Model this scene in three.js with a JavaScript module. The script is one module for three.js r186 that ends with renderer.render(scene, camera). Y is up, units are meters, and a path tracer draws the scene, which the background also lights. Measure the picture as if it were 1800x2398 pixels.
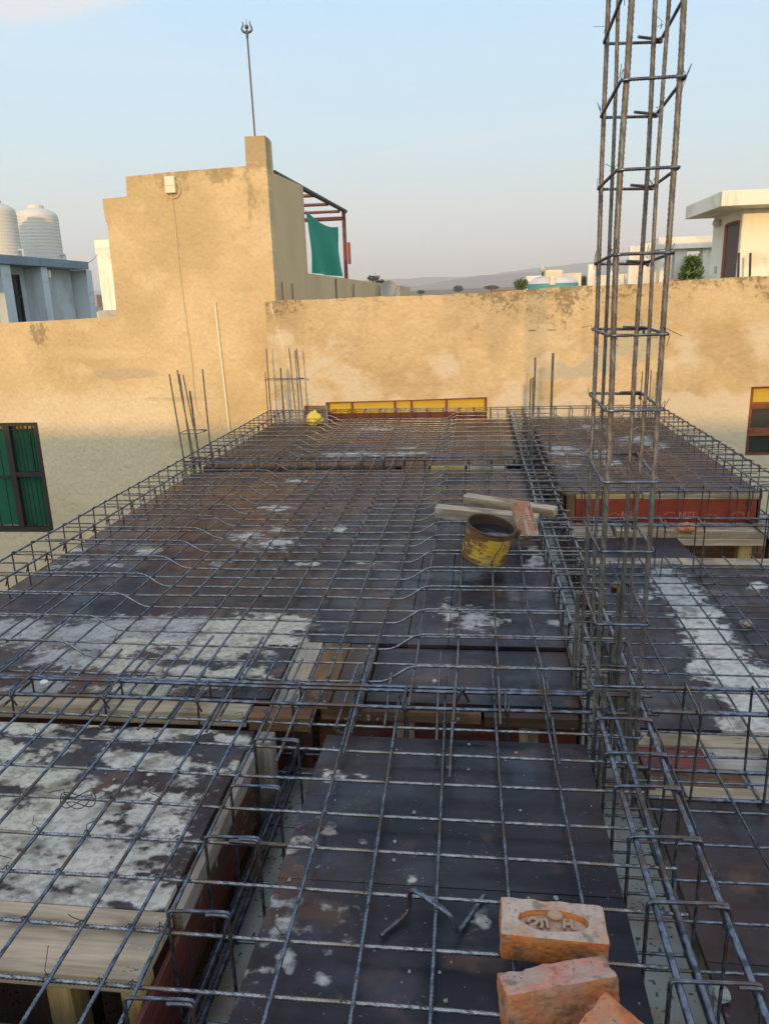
import * as THREE from 'three';
import { RoundedBoxGeometry } from 'three/addons/geometries/RoundedBoxGeometry.js';
import { mergeGeometries, mergeVertices, toCreasedNormals } from 'three/addons/utils/BufferGeometryUtils.js';
import { FontLoader } from 'three/addons/loaders/FontLoader.js';
import { TextGeometry } from 'three/addons/geometries/TextGeometry.js';
import { Brush, Evaluator, SUBTRACTION } from 'three-bvh-csg';

// ------------------------------------------------------------------ camera
const V3 = THREE.Vector3;
const scene = new THREE.Scene();
const F = 1790, CU = 900, CV = 1199, EYE = 1.45;             // photograph: 1800 x 2398 px
const camera = new THREE.PerspectiveCamera(2 * Math.atan(CV / F) * 180 / Math.PI, 768 / 1024, 0.05, 9000);
const AX = [0.99291077, 0.00143616, -0.11885345], AU = [-0.03080309, -0.96265766, -0.26896356], AB = [-0.11480146, 0.27071787, -0.95578892];
{ const m = new THREE.Matrix4().makeBasis(new V3(AX[0], AU[0], AB[0]), new V3(-AX[1], -AU[1], -AB[1]), new V3(-AX[2], -AU[2], -AB[2]));
  camera.quaternion.setFromRotationMatrix(m); camera.position.set(0, EYE, 0); camera.updateMatrixWorld(); }
// a pixel gives a direction; the distance comes from the level or wall it lies on
const ray = (u, v) => { const a = u - CU, b = v - CV; return [AX[0] * a + AX[1] * b + AX[2] * F, AU[0] * a + AU[1] * b + AU[2] * F, AB[0] * a + AB[1] * b + AB[2] * F]; };
const onY = (u, v, y = 0) => { const r = ray(u, v), t = (y - EYE) / r[1]; return new V3(t * r[0], y, t * r[2]); };
const onZ = (u, v, z) => { const r = ray(u, v), t = z / r[2]; return new V3(t * r[0], EYE + t * r[1], z); };
const onX = (u, v, x) => { const r = ray(u, v), t = x / r[0]; return new V3(x, EYE + t * r[1], t * r[2]); };

// ------------------------------------------------------------------ noise
function rng(s) { return () => { s |= 0; s = s + 0x6D2B79F5 | 0; let t = Math.imul(s ^ s >>> 15, 1 | s); t = t + Math.imul(t ^ t >>> 7, 61 | t) ^ t; return ((t ^ t >>> 14) >>> 0) / 4294967296; }; }
const h2 = (x, y) => { let n = Math.imul(x | 0, 374761393) + Math.imul(y | 0, 668265263) | 0; n = Math.imul(n ^ n >>> 13, 1274126177); return ((n ^ n >>> 16) >>> 0) / 4294967296; };
function vn(x, y) { const i = Math.floor(x), j = Math.floor(y); let a = x - i, b = y - j; a = a * a * (3 - 2 * a); b = b * b * (3 - 2 * b);
  const p = h2(i, j), q = h2(i + 1, j), r = h2(i, j + 1), s = h2(i + 1, j + 1); return p + (q - p) * a + (r - p + (p - q - r + s) * a) * b; }
const fbm = (x, y, o = 4) => { let s = 0, a = .5, t = 0; for (let i = 0; i < o; i++) { s += a * vn(x, y); t += a; x = x * 2.03 + 17.1; y = y * 2.03 + 9.7; a *= .5; } return s / t; };
const sst = (a, b, x) => { x = Math.min(1, Math.max(0, (x - a) / (b - a))); return x * x * (3 - 2 * x); };
const mix = (a, b, t) => [a[0] + (b[0] - a[0]) * t, a[1] + (b[1] - a[1]) * t, a[2] + (b[2] - a[2]) * t];
const lin2s = c => c <= .0031308 ? c * 12.92 : 1.055 * Math.pow(c, 1 / 2.4) - .055;

// ------------------------------------------------------------------ sky, sun, exposure
const SUN = new V3(-0.035, Math.tan(8.0 * Math.PI / 180), 1).normalize();
{ const W = 1024, H = 512, d = new Float32Array(W * H * 4);
  const stops = [[-90, [.42, .38, .34]], [-3, [.55, .50, .46]], [0, [.68, .64, .62]], [3, [.72, .72, .71]], [6, [.70, .785, .785]], [10, [.62, .80, .90]], [18, [.525, .765, .985]], [40, [.49, .64, .91]], [90, [.42, .54, .76]]];
  for (let j = 0; j < H; j++) for (let i = 0; i < W; i++) {
    const el = ((j + .5) / H - .5) * Math.PI, az = ((i + .5) / W - .5) * 2 * Math.PI, e = el * 180 / Math.PI;
    const x = Math.cos(el) * Math.cos(az), z = Math.cos(el) * Math.sin(az), y = Math.sin(el);
    let k = 0; while (k < stops.length - 2 && stops[k + 1][0] < e) k++;
    let t = Math.min(1, Math.max(0, (e - stops[k][0]) / (stops[k + 1][0] - stops[k][0])));
    let c = mix(stops[k][1], stops[k + 1][1], t);
    const cs = x * SUN.x + y * SUN.y + z * SUN.z;              // the western sky round the low sun is brighter and warmer
    const g1 = Math.exp((cs - 1) * 1.5), g2 = Math.exp((cs - 1) * 14);
    c = [c[0] * (1 + 1.9 * g1 + 1.6 * g2), c[1] * (1 + 1.45 * g1 + 1.0 * g2), c[2] * (1 + .95 * g1 + .3 * g2)];
    const w = fbm(az * 3.2 + 4, e * .30 + 2 + az * 1.2, 5), cl = sst(.58, .80, w) * sst(4, 14, e) * sst(75, 25, e) * .16;   // thin high cloud
    c = mix(c, [.80, .86, .93].map(q => q * (1 + .6 * g1)), cl);
    const o = (j * W + i) * 4; d[o] = c[0]; d[o + 1] = c[1]; d[o + 2] = c[2]; d[o + 3] = 1;
  }
  const trail = (p, q, wd, s) => { for (let k = 0; k <= 400; k++) { const a = k / 400, r = ray(p[0] + (q[0] - p[0]) * a, p[1] + (q[1] - p[1]) * a + Math.sin(a * 3) * -6), L = Math.hypot(...r);
      const el = Math.asin(r[1] / L), az = Math.atan2(r[2], r[0]); const ci = (az / (2 * Math.PI) + .5) * W, cj = (el / Math.PI + .5) * H, f = s * Math.sin(a * Math.PI) * (.5 + .7 * vn(a * 30, 3));
      for (let dj = -2; dj <= 2; dj++) for (let di = -2; di <= 2; di++) { const ii = Math.round(ci) + di, jj = Math.round(cj) + dj, dd = Math.hypot(ii - ci, jj - cj) / wd, g = f * Math.exp(-dd * dd) * .14, o = ((jj * W) + ii) * 4;
        for (let n = 0; n < 3; n++) d[o + n] += ([.82, .86, .9][n] - d[o + n]) * g; } } };
  trail([700, 420], [1500, 262], .7, .55); trail([-40, 60], [380, -30], 1.4, .8); trail([-60, 20], [260, -10], 1.6, .9);
  const t = new THREE.DataTexture(d, W, H, THREE.RGBAFormat, THREE.FloatType); t.mapping = THREE.EquirectangularReflectionMapping; t.magFilter = t.minFilter = THREE.LinearFilter; t.wrapS = THREE.RepeatWrapping; t.needsUpdate = true;
  scene.background = t; scene.environment = t; }
const sun = new THREE.DirectionalLight(new THREE.Color().setRGB(1, .61, .25), 3.6);
sun.position.copy(SUN).multiplyScalar(60); sun.target.position.set(0, 0, 0); scene.add(sun, sun.target);
sun.castShadow = true; sun.shadow.radius = 2.2; sun.shadow.mapSize.set(4096, 4096);
Object.assign(sun.shadow.camera, { left: -30, right: 30, top: 30, bottom: -30, near: 1, far: 160 });
const renderer = new THREE.WebGLRenderer({ antialias: true });
renderer.toneMapping = THREE.LinearToneMapping; renderer.toneMappingExposure = 1.0; renderer.shadowMap.enabled = true;

// ------------------------------------------------------------------ textures and materials
function tex(w, h, fn, srgb = true, wrap = true) {   // fn(i / w, j / h) -> linear rgb (colour) or grey
  const d = new Uint8Array(w * h * 4);
  for (let j = 0; j < h; j++) for (let i = 0; i < w; i++) { const c = fn(i / w, j / h), o = (j * w + i) * 4;
    for (let k = 0; k < 3; k++) { const q = Array.isArray(c) ? c[k] : c; d[o + k] = 255 * Math.min(1, Math.max(0, srgb ? lin2s(Math.max(0, q)) : q)); } d[o + 3] = 255; }
  const t = new THREE.DataTexture(d, w, h); t.magFilter = THREE.LinearFilter; t.minFilter = THREE.LinearMipmapLinearFilter; t.generateMipmaps = true; t.anisotropy = 8;
  if (srgb) t.colorSpace = THREE.SRGBColorSpace; if (wrap) t.wrapS = t.wrapT = THREE.RepeatWrapping; t.needsUpdate = true; return t;
}
const M = (o) => new THREE.MeshStandardMaterial(Object.assign({ roughness: .85, metalness: 0 }, o));
const L = (r, g, b) => new THREE.Color().setRGB(r, g, b);
// tiling noise on a torus-like lattice
function tn(x, y, p, r = p) { const w = (i) => ((i % p) + p) % p, wy = (i) => ((i % r) + r) % r; const i = Math.floor(x), j = Math.floor(y); let a = x - i, b = y - j; a = a * a * (3 - 2 * a); b = b * b * (3 - 2 * b);
  const q = (m, n) => h2(w(m) + 71, wy(n) + 13); const A = q(i, j), B = q(i + 1, j), C = q(i, j + 1), D = q(i + 1, j + 1); return A + (B - A) * a + (C - A + (A - B - C + D) * a) * b; }
const tfbm = (x, y, p, o = 4, r = p) => { let s = 0, a = .5, t = 0; for (let i = 0; i < o; i++) { s += a * tn(x, y, p, r); t += a; x *= 2; y *= 2; p *= 2; r *= 2; a *= .5; } return s / t; };
// wood: u runs along the grain, one tile = 1 m
const grainB = tex(512, 512, (u, v) => .5 + .5 * (tfbm(u * 3, v * 48, 3, 3, 48) - .5) + .35 * (tfbm(u * 8, v * 8, 8, 4) - .5), false);
function woodTex(a, b, dirt, seed) { return tex(512, 512, (u, v) => {
  const g = tfbm(u * 3 + seed * 3, v * 40 + 2.5 * tfbm(u * 2, v * 2, 2, 2) + seed, 3, 3, 40), c = mix(a, b, sst(.3, .7, g));
  const s = tfbm(u * 5 + seed, v * 5, 5, 4), f = tfbm(u * 60, v * 60, 60, 2), fi = tfbm(u * 10 + seed, v * 150, 10, 2, 150), st = tfbm(u * 4 + 9, v * 14 + seed, 4, 4, 14); const k = sst(.42, .72, s) * .8;
  let o = mix(c, dirt, k).map(q => q * (.72 + .56 * fi)); o = mix(o, [.045, .032, .022], sst(.60, .74, st) * .55); const ck = Math.abs(tfbm(u * 2 + seed, v * 26, 2, 2, 26) - .5); o = mix(o, [.03, .02, .014], sst(.012, .003, ck) * sst(.5, .7, tfbm(u * 5, v * 9 + seed, 5, 2, 9)) * .8); return mix(o, [.5, .48, .44], sst(.72, .86, f) * sst(.45, .65, s) * .6); }); }
const mWood = {
  pale: M({ map: woodTex([.46, .345, .23], [.38, .275, .18], [.34, .28, .21], 1), bumpMap: grainB, bumpScale: .002 }),
  yellow: M({ map: woodTex([.56, .37, .13], [.44, .27, .08], [.34, .24, .12], 2), bumpMap: grainB, bumpScale: .002 }),
  grey: M({ map: woodTex([.34, .275, .22], [.22, .17, .125], [.44, .38, .32], 3), bumpMap: grainB, bumpScale: .002 }),
  brown: M({ map: woodTex([.10, .058, .035], [.065, .036, .022], [.045, .03, .022], 4), bumpMap: grainB, bumpScale: .0015, roughness: .6 }),
  orange: M({ map: woodTex([.24, .125, .055], [.15, .075, .033], [.09, .05, .03], 5), bumpMap: grainB, bumpScale: .0015 }),
  red: M({ map: woodTex([.20, .024, .016], [.15, .018, .012], [.10, .018, .012], 6), bumpMap: grainB, bumpScale: .0008, roughness: .55 }),
  maroon: M({ map: woodTex([.15, .034, .022], [.10, .024, .016], [.12, .065, .045], 7), bumpMap: grainB, bumpScale: .001, roughness: .6 }),
  cream: M({ map: woodTex([.48, .375, .25], [.36, .265, .165], [.24, .16, .095], 8), bumpMap: grainB, bumpScale: .002 }),
};
// deformed steel bar: v runs along the bar, one tile = 1 m
const steelTex = tex(32, 1024, (u, v) => { const n = tfbm(u * 4, v * 64, 4, 4, 64), m = tfbm(u * 2 + 1, v * 12, 2, 3, 12);
  return mix(mix([.17, .195, .24], [.05, .058, .078], sst(.28, .72, n)), [.12, .066, .038], sst(.50, .72, m) * .85); });
const rustTex = tex(32, 1024, (u, v) => { const n = tfbm(u * 4, v * 64, 4, 4, 64), m = tfbm(u * 2 + 1, v * 10, 2, 3, 10);
  return mix(mix([.20, .18, .155], [.09, .082, .074], sst(.28, .72, n)), [.22, .12, .06], sst(.55, .8, m) * .6); });
const dustTex = tex(32, 1024, (u, v) => { const n = tfbm(u * 4, v * 90, 4, 4, 90), m = tfbm(u * 2 + 1, v * 14, 2, 4, 14); return mix(mix([.30, .305, .32], [.10, .105, .12], sst(.3, .7, n)), mix([.34, .31, .27], [.16, .105, .07], sst(.4, .6, tfbm(u + 3, v * 9, 1, 2, 9))), sst(.46, .66, m) * .8); });
const mDust = M({ map: dustTex, metalness: .7, roughness: .27 });
const mBar = M({ map: steelTex, metalness: .6, roughness: .26 });
const mRust = M({ map: rustTex, metalness: .25, roughness: .55 });
const mWire = M({ color: L(.045, .04, .038), metalness: .3, roughness: .6 });
// ------------------------------------------------------------------ building blocks
const used = {};
const numbered = n => { const k = used[n] = (used[n] ?? -1) + 1; return k ? `${n}_${String(k).padStart(3, '0')}` : n; };
function sh(o) { o.traverse(m => { if (m.isMesh) { m.castShadow = true; m.receiveShadow = true; } }); return o; }
function thing(name, label, category, pos = [0, 0, 0], group) { const g = new THREE.Group(); g.name = numbered(name); g.position.set(...pos); g.userData = { label, category }; if (group) g.userData.group = group; scene.add(g); return g; }
function part(name, geo, mat, parent, label) { const m = new THREE.Mesh(geo, mat); m.name = name; m.castShadow = m.receiveShadow = true; if (label) m.userData.label = label; parent.add(m); return m; }
function solo(name, geo, mat, label, category, group) { const m = part(numbered(name), geo, mat, scene); m.userData = { label, category }; if (group) m.userData.group = group; return m; }
function struct(name, geo, mat) { const m = part(numbered(name), geo, mat, scene); m.userData.kind = 'structure'; return m; }
function triUV(g, along = 'x', s = 1, ou = 0, ov = 0) {       // uv in metres, grain along one axis
  const p = g.attributes.position, n = g.attributes.normal, uv = new Float32Array(p.count * 2), ia = { x: 0, y: 1, z: 2 }[along];
  for (let i = 0; i < p.count; i++) { const P = [p.getX(i), p.getY(i), p.getZ(i)], N = [Math.abs(n.getX(i)), Math.abs(n.getY(i)), Math.abs(n.getZ(i))];
    let d = N[0] > N[1] ? (N[0] > N[2] ? 0 : 2) : (N[1] > N[2] ? 1 : 2); const r = [0, 1, 2].filter(k => k !== d); let a = r[0], b = r[1]; if (b === ia) { a = r[1]; b = r[0]; }
    uv[2 * i] = P[a] * s + ou; uv[2 * i + 1] = P[b] * s + ov; }
  g.setAttribute('uv', new THREE.BufferAttribute(uv, 2)); return g; }
let seedBox = 1;
function box(x0, x1, y0, y1, z0, z1, along = 'x', bev = .003) {  // chamfered box between two corners
  const w = Math.abs(x1 - x0), h = Math.abs(y1 - y0), d = Math.abs(z1 - z0), r = Math.min(bev, w * .3, h * .3, d * .3);
  const g = r > .0005 ? new RoundedBoxGeometry(w, h, d, 1, r) : new THREE.BoxGeometry(w, h, d);
  seedBox++; triUV(g, along, 1, h2(seedBox, 5) * 3, h2(seedBox, 9) * 3); g.translate((x0 + x1) / 2, (y0 + y1) / 2, (z0 + z1) / 2); return g; }
function rough(g, amp, fr, seed = 0) {                          // worn, uneven surfaces (welded vertices move along their normals)
  const p = g.attributes.position, n = g.attributes.normal; const key = new Map();
  for (let i = 0; i < p.count; i++) { const k = [p.getX(i), p.getY(i), p.getZ(i)].map(q => Math.round(q * 1e4)).join(); const e = key.get(k) || [0, 0, 0, []]; e[0] += n.getX(i); e[1] += n.getY(i); e[2] += n.getZ(i); e[3].push(i); key.set(k, e); }
  for (const e of key.values()) { const l = Math.hypot(e[0], e[1], e[2]) || 1, i = e[3][0], x = p.getX(i), y = p.getY(i), z = p.getZ(i);
    const a = amp * 2 * (fbm(x * fr + seed + y * fr * .7, z * fr + seed * 2 - y * fr * .6, 3) - .5); for (const k of e[3]) p.setXYZ(k, x + a * e[0] / l, y + a * e[1] / l, z + a * e[2] / l); }
  g.computeVertexNormals(); return g; }
function bend(pts, rad) {                                        // round the corners of a bent bar
  const o = [pts[0]]; for (let i = 1; i < pts.length - 1; i++) { const a = pts[i - 1], b = pts[i], c = pts[i + 1]; const ab = a.clone().sub(b), cb = c.clone().sub(b); const la = Math.min(rad, ab.length() * .45), lc = Math.min(rad, cb.length() * .45);
    const p = b.clone().addScaledVector(ab.normalize(), la), q = b.clone().addScaledVector(cb.normalize(), lc);
    for (const t of [0, .33, .67, 1]) o.push(p.clone().multiplyScalar((1 - t) * (1 - t)).addScaledVector(b, 2 * t * (1 - t)).addScaledVector(q, t * t)); }
  o.push(pts[pts.length - 1]); return o; }
function bar(pts, r, seg = 6, pitch = 0) {                       // a steel bar along a polyline; pitch > 0 gives it real ribs
  let P = pts; const rad = [], tw = [];
  if (pitch) { const q = []; for (let i = 0; i < pts.length - 1; i++) { const a = pts[i], b = pts[i + 1], n = Math.max(1, Math.round(a.distanceTo(b) / (pitch / 2))); for (let k = 0; k < n; k++) q.push(a.clone().lerp(b, k / n)); } q.push(pts[pts.length - 1]); P = q; }
  const N = P.length, pos = [], nor = [], uv = [], idx = []; let T = new V3(), U = new V3(), W = new V3(), len = 0;
  T.subVectors(P[1], P[0]).normalize(); U.set(0, 1, 0); if (Math.abs(T.y) > .8) U.set(1, 0, 0); U.addScaledVector(T, -U.dot(T)).normalize();
  for (let i = 0; i < N; i++) { T.subVectors(P[Math.min(N - 1, i + 1)], P[Math.max(0, i - 1)]).normalize(); U.addScaledVector(T, -U.dot(T)).normalize(); W.crossVectors(T, U); if (i) len += P[i].distanceTo(P[i - 1]);
    const rr = pitch ? (i & 1 ? r * 1.19 : r * .88) : r;
    for (let k = 0; k <= seg; k++) { const a = k / seg * Math.PI * 2, c = Math.cos(a), s = Math.sin(a), t = pitch ? pitch * .55 * Math.sin(a * 2) * (i > 0 && i < N - 1) : 0; const nx = U.x * c + W.x * s, ny = U.y * c + W.y * s, nz = U.z * c + W.z * s;
      pos.push(P[i].x + nx * rr + T.x * t, P[i].y + ny * rr + T.y * t, P[i].z + nz * rr + T.z * t); nor.push(nx, ny, nz); uv.push(k / seg, len); } }
  for (let i = 0; i < N - 1; i++) for (let k = 0; k < seg; k++) { const a = i * (seg + 1) + k, b = a + seg + 1; idx.push(a, a + 1, b, b, a + 1, b + 1); }
  for (const e of [0, N - 1]) { const c = pos.length / 3, d = e ? 1 : -1; const t = P[e].clone().sub(P[e ? e - 1 : 1]).normalize(); pos.push(P[e].x, P[e].y, P[e].z); nor.push(t.x, t.y, t.z); uv.push(.5, len); const s = e * (seg + 1); for (let k = 0; k < seg; k++) d > 0 ? idx.push(c, s + k, s + k + 1) : idx.push(c, s + k + 1, s + k); }
  const g = new THREE.BufferGeometry(); g.setAttribute('position', new THREE.Float32BufferAttribute(pos, 3)); g.setAttribute('normal', new THREE.Float32BufferAttribute(nor, 3)); g.setAttribute('uv', new THREE.Float32BufferAttribute(uv, 2)); g.setIndex(idx);
  if (pitch) g.computeVertexNormals(); return g; }
const R0 = rng(7);
const jit = a => (R0() * 2 - 1) * a;
function wavy(a, b, step = .35, amp = .004) { const n = Math.max(2, Math.ceil(a.distanceTo(b) / step)), o = []; const px = R0() * 20, py = R0() * 20; for (let i = 0; i <= n; i++) { const p = a.clone().lerp(b, i / n), l = i / n * a.distanceTo(b); p.x += amp * 2 * (vn(l * 1.3 + px, 1) - .5); p.y += amp * 1.0 * (vn(l * 1.7 + py, 2) - .5); p.z += amp * 2 * (vn(l * 1.3 + py, 3) - .5); o.push(p); } return o; }
const v3 = (x, y, z) => new V3(x, y, z);

// ------------------------------------------------------------------ ground, far hills
const FLOOR = -3.2;
struct('ground', new THREE.PlaneGeometry(9000, 9000, 1, 1).rotateX(-Math.PI / 2).translate(0, FLOOR - .3, 0), M({ color: L(.16, .12, .075), roughness: 1 }));
{ // a gentle rise of dry fields behind the houses, then two ridges in the haze
  const strip = (pts, z, thick, col, name, amp, seed) => { const pos = [], idx = []; const n = pts.length; for (const [x, h] of pts) { pos.push(x, FLOOR - 1, z + thick * .2, x, h * .55, z - thick * .4, x, h, z - thick); } for (let i = 0; i < n - 1; i++) for (let k = 0; k < 2; k++) { const a = i * 3 + k; idx.push(a, a + 3, a + 1, a + 1, a + 3, a + 4); }
    const g = new THREE.BufferGeometry(); g.setAttribute('position', new THREE.Float32BufferAttribute(pos, 3)); g.setIndex(idx); g.computeVertexNormals(); return struct(name, g, M({ color: col, roughness: 1 })); };
  const pf = []; for (let x = -600; x <= 700; x += 10) pf.push([x, EYE + 3.4 + 1.1 * fbm(x * .012, 3) + .5 * fbm(x * .08, 8)]); strip(pf, -380, 120, L(.20, .135, .075), 'field', 0, 1);
  const ridge = (z, hf, name, col) => { const p = []; for (let x = -2600; x <= 3200; x += 20) p.push([x, EYE + hf(x) * 1.55]); strip(p, z, 250, col, name, 0, 2); };
  ridge(-2300, x => { const b = 26 * Math.exp(-Math.pow((x - 130) / 330, 2)) + 34 * Math.exp(-Math.pow((x - 900) / 420, 2)) + 16; return b + 9 * (fbm(x * .006, 5, 5) - .5) * 2 + 3 * fbm(x * .04, 9, 3); }, 'hill', L(.055, .055, .035));
  ridge(-3300, x => 44 + 66 * Math.exp(-Math.pow((x - 760) / 520, 2)) * .55 + 16 * fbm(x * .004, 15, 4), 'hill', L(.055, .055, .038));
}
scene.fog = new THREE.FogExp2(new THREE.Color().setRGB(.64, .61, .60), .00042);

// ------------------------------------------------------------------ formwork surfaces: ply sheets smeared with dried cement
const SINK = -.25;                                               // the right-hand panels are cast lower
const patches = { 0: [], 1: [] };
const addP = (lv, u, v, du, dv, s = 1) => { const y = lv ? SINK : 0, c = onY(u, v, y), a = onY(u + du, v, y), b = onY(u, v + dv, y); patches[lv].push([c.x, c.z, Math.abs(a.x - c.x), Math.abs(b.z - c.z), s, (b.x - c.x) / (b.z - c.z)]); };
for (const p of [[180, 1960, 330, 190, .62], [100, 1880, 240, 150, .5], [60, 1815, 100, 30], [295, 1780, 70, 20], [385, 1790, 55, 22], [150, 1885, 110, 45], [60, 2030, 110, 45], [215, 2030, 120, 36], [370, 2095, 90, 24], [170, 1965, 100, 40], [330, 1915, 55, 22], [70, 1700, 80, 18], [210, 1690, 50, 10], [320, 1722, 70, 14], [440, 1706, 70, 12], [10, 1760, 60, 26], [545, 1730, 45, 12], [120, 2110, 160, 26], [40, 1930, 70, 40], [270, 2090, 110, 25], [555, 1790, 14, 12], [520, 1728, 26, 10],
  [50, 1475, 100, 22], [150, 1490, 120, 22], [300, 1472, 100, 17], [420, 1468, 140, 21], [560, 1468, 130, 19], [655, 1458, 55, 15], [460, 1500, 170, 15], [610, 1498, 90, 11], [160, 1540, 70, 24], [250, 1510, 90, 22], [110, 1600, 45, 15], [280, 1560, 70, 16], [430, 1582, 70, 20], [480, 1532, 90, 16], [565, 1578, 55, 12], [350, 1565, 34, 8], [60, 1620, 70, 14], [300, 1612, 90, 12], [550, 1520, 70, 10],
  [1056, 1437, 22, 22], [1108, 1446, 44, 22], [1300, 1458, 28, 8], [1140, 1462, 20, 6], [173, 1285, 28, 10], [185, 1319, 36, 8], [143, 1326, 34, 6], [270, 1323, 26, 5], [346, 1291, 24, 8], [582, 1257, 42, 10], [632, 1272, 48, 12], [653, 1243, 24, 6], [506, 1319, 24, 6], [790, 1240, 18, 9], [655, 1241, 22, 7], [853, 1320, 26, 4], [715, 1321, 26, 4], [1255, 1315, 20, 14], [1250, 1282, 20, 9], [640, 1190, 30, 6], [560, 1100, 24, 4], [700, 1127, 30, 4],
  [860, 1064, 110, 5], [790, 1066, 50, 4], [950, 1062, 40, 3], [960, 1050, 30, 2], [1490, 1030, 48, 12], [1310, 1052, 36, 9], [1400, 1062, 40, 7], [1370, 1000, 36, 6], [1330, 1090, 20, 8], [1430, 1085, 28, 6], [1000, 977, 30, 3], [880, 1005, 40, 4], [1540, 1046, 28, 6],
  [770, 1814, 22, 10, .7], [908, 1946, 22, 14, .7], [852, 1973, 22, 12, .6], [840, 1817, 20, 7, .7], [1130, 2155, 18, 18, .8], [670, 2248, 24, 22, .75], [740, 2300, 50, 36, .6], [785, 2325, 24, 20, .7], [695, 1735, 14, 26, .9], [1190, 1730, 22, 4, .8], [1268, 1735, 22, 4, .8], [770, 1942, 20, 12, .6], [965, 2060, 12, 10, .6]]) addP(0, p[0], p[1], p[2], p[3], (p[4] || 1) * (p[1] > 1640 && p[0] < 600 ? 1.5 : p[1] > 1440 && p[0] < 700 ? (p[1] < 1505 ? 1.9 : 1.3) : 1));
for (const p of [[1548, 1345, 36, 24], [1575, 1372, 44, 26], [1605, 1404, 48, 28], [1638, 1448, 50, 34], [1668, 1500, 56, 40], [1700, 1555, 66, 40], [1740, 1605, 80, 40], [1775, 1650, 90, 44], [1770, 1720, 60, 40], [1640, 1560, 40, 20, .8], [1625, 1745, 40, 10], [1740, 1690, 70, 26], [1510, 1390, 20, 10, .7], [1770, 1370, 22, 8, .7], [1745, 1462, 16, 8, .7], [1640, 1500, 60, 10, .6]]) addP(1, p[0], p[1], p[2] * .62, p[3], (p[4] || 1) * 2.3);
function cement(lv, x, z) { let s = 0; for (const p of patches[lv]) { const dz = z - p[1], dx = x - p[0] - dz * p[5]; const d = (dx / p[2]) * (dx / p[2]) + (dz / p[3]) * (dz / p[3]); if (d < 4) s = Math.max(s, p[4] * Math.exp(-d * .75)); }
  if (s < .02) return 0; const n = fbm(x * 9, z * 11, 5), f = fbm(x * 46, z * 60, 3); const k = fbm(x * 24 + 3, z * 30, 4); return sst(.32, .70, s * .66 + (n - .5) * .75 + (k - .5) * .8 + (f - .5) * .55 + .12); }
function plyAt(lv, x, z, rd = 1) {
  const n = fbm(x * 3.1 + 7, z * 3.1, 4), g = fbm(x * 2, z * 90, 3), st = fbm(x * 14, z * 14 + 40, 4);
  let c = mix([.010, .011, .017], [.030, .024, .028], sst(.32, .68, n)); c = c.map(q => q * (.75 + .5 * g));
  const far = sst(.42, .6, fbm(x * .7 + 3, z * .55 + 9, 3)); c = mix(c, [.105, .046, .030], Math.min(1, rd * Math.min(1, far * .55 + .5 * sst(.40, .62, fbm(x * 1.3 + 11, z * 1.1, 4) + sst(-3.5, -7.5, z) * .16 - .04))));                     // red-brown, worn sheets between blue-black ones
  c = mix(c, [.018, .014, .012], sst(.58, .74, st) * .7);                                                                       // oil spots
  c = mix(c, [.05, .06, .085], sst(.56, .76, fbm(x * 7 + 30, z * 9, 4)) * .42);                                                // thin cement film
  c = mix(c, [.17, .085, .045], sst(.62, .80, fbm(x * 6 + 80, z * 8 + 3, 4)) * .55);
  const w = cement(lv, x, z); c = mix(c, [.15, .135, .115], sst(.02, .5, w) * .35 + .12 * sst(.55, .7, fbm(x * 5 + 50, z * 6, 5))); const cc = mix(lv ? [.54, .49, .42] : [.46, .405, .325], lv ? [.70, .65, .58] : [.66, .60, .52], fbm(x * 22, z * 26, 3)); c = mix(c, mix(cc, [.22, .18, .135], sst(.50, .80, fbm(x * 17 + 9, z * 20, 4)) * .75), w * (.70 + .3 * sst(.3, .55, fbm(x * 70, z * 90, 2))));
  const sp = vn(x * 210, z * 210) > .93 && vn(x * 17 + 2, z * 17) > .66 ? .4 : 0; c = mix(c, [.42, .40, .37], sp);
  return [c, w]; }
function zone(lv, x0, x1, z0, z1, ppm, rd = 1) { const w = Math.round((x1 - x0) * ppm), h = Math.round((z1 - z0) * ppm); const cov = new Float32Array(w * h);
  const map = tex(w, h, (u, v) => { const r = plyAt(lv, x0 + u * (x1 - x0), z0 + v * (z1 - z0), rd); cov[Math.round(v * h) * w + Math.round(u * w)] = r[1]; return r[0]; }, true, false);
  const rgh = tex(w >> 1, h >> 1, (u, v) => { const x = x0 + u * (x1 - x0), z = z0 + v * (z1 - z0), cc = cov[Math.min(h - 1, Math.round(v * h)) * w + Math.min(w - 1, Math.round(u * w))]; const q = .16 + .42 * fbm(x * 5 + 3, z * 6, 4) + .12 * (vn(x * 60, z * 60) - .5); return q + (.92 - q) * cc; }, false, false);
  const bmp = tex(w >> 1, h >> 1, (u, v) => { const x = x0 + u * (x1 - x0), z = z0 + v * (z1 - z0), cc = cov[Math.min(h - 1, Math.round(v * h)) * w + Math.min(w - 1, Math.round(u * w))]; return .3 + .2 * fbm(x * 40, z * 40, 2) + .5 * cc * fbm(x * 60 + 5, z * 60, 2); }, false, false);
  const base = { map, roughnessMap: rgh, roughness: 1, bumpMap: bmp, bumpScale: .003, metalness: 0, specularIntensity: .55 };
  return { x0, x1, z0, z1, mats: [1, .8, 1.12].map((k, i) => new THREE.MeshPhysicalMaterial(Object.assign({}, base, { color: L(Math.min(1, k * [1, .94, 1.0][i]), Math.min(1, k * [1, .98, .9][i]), Math.min(1, k * [1, 1.08, .84][i])) }))) }; }
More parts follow.
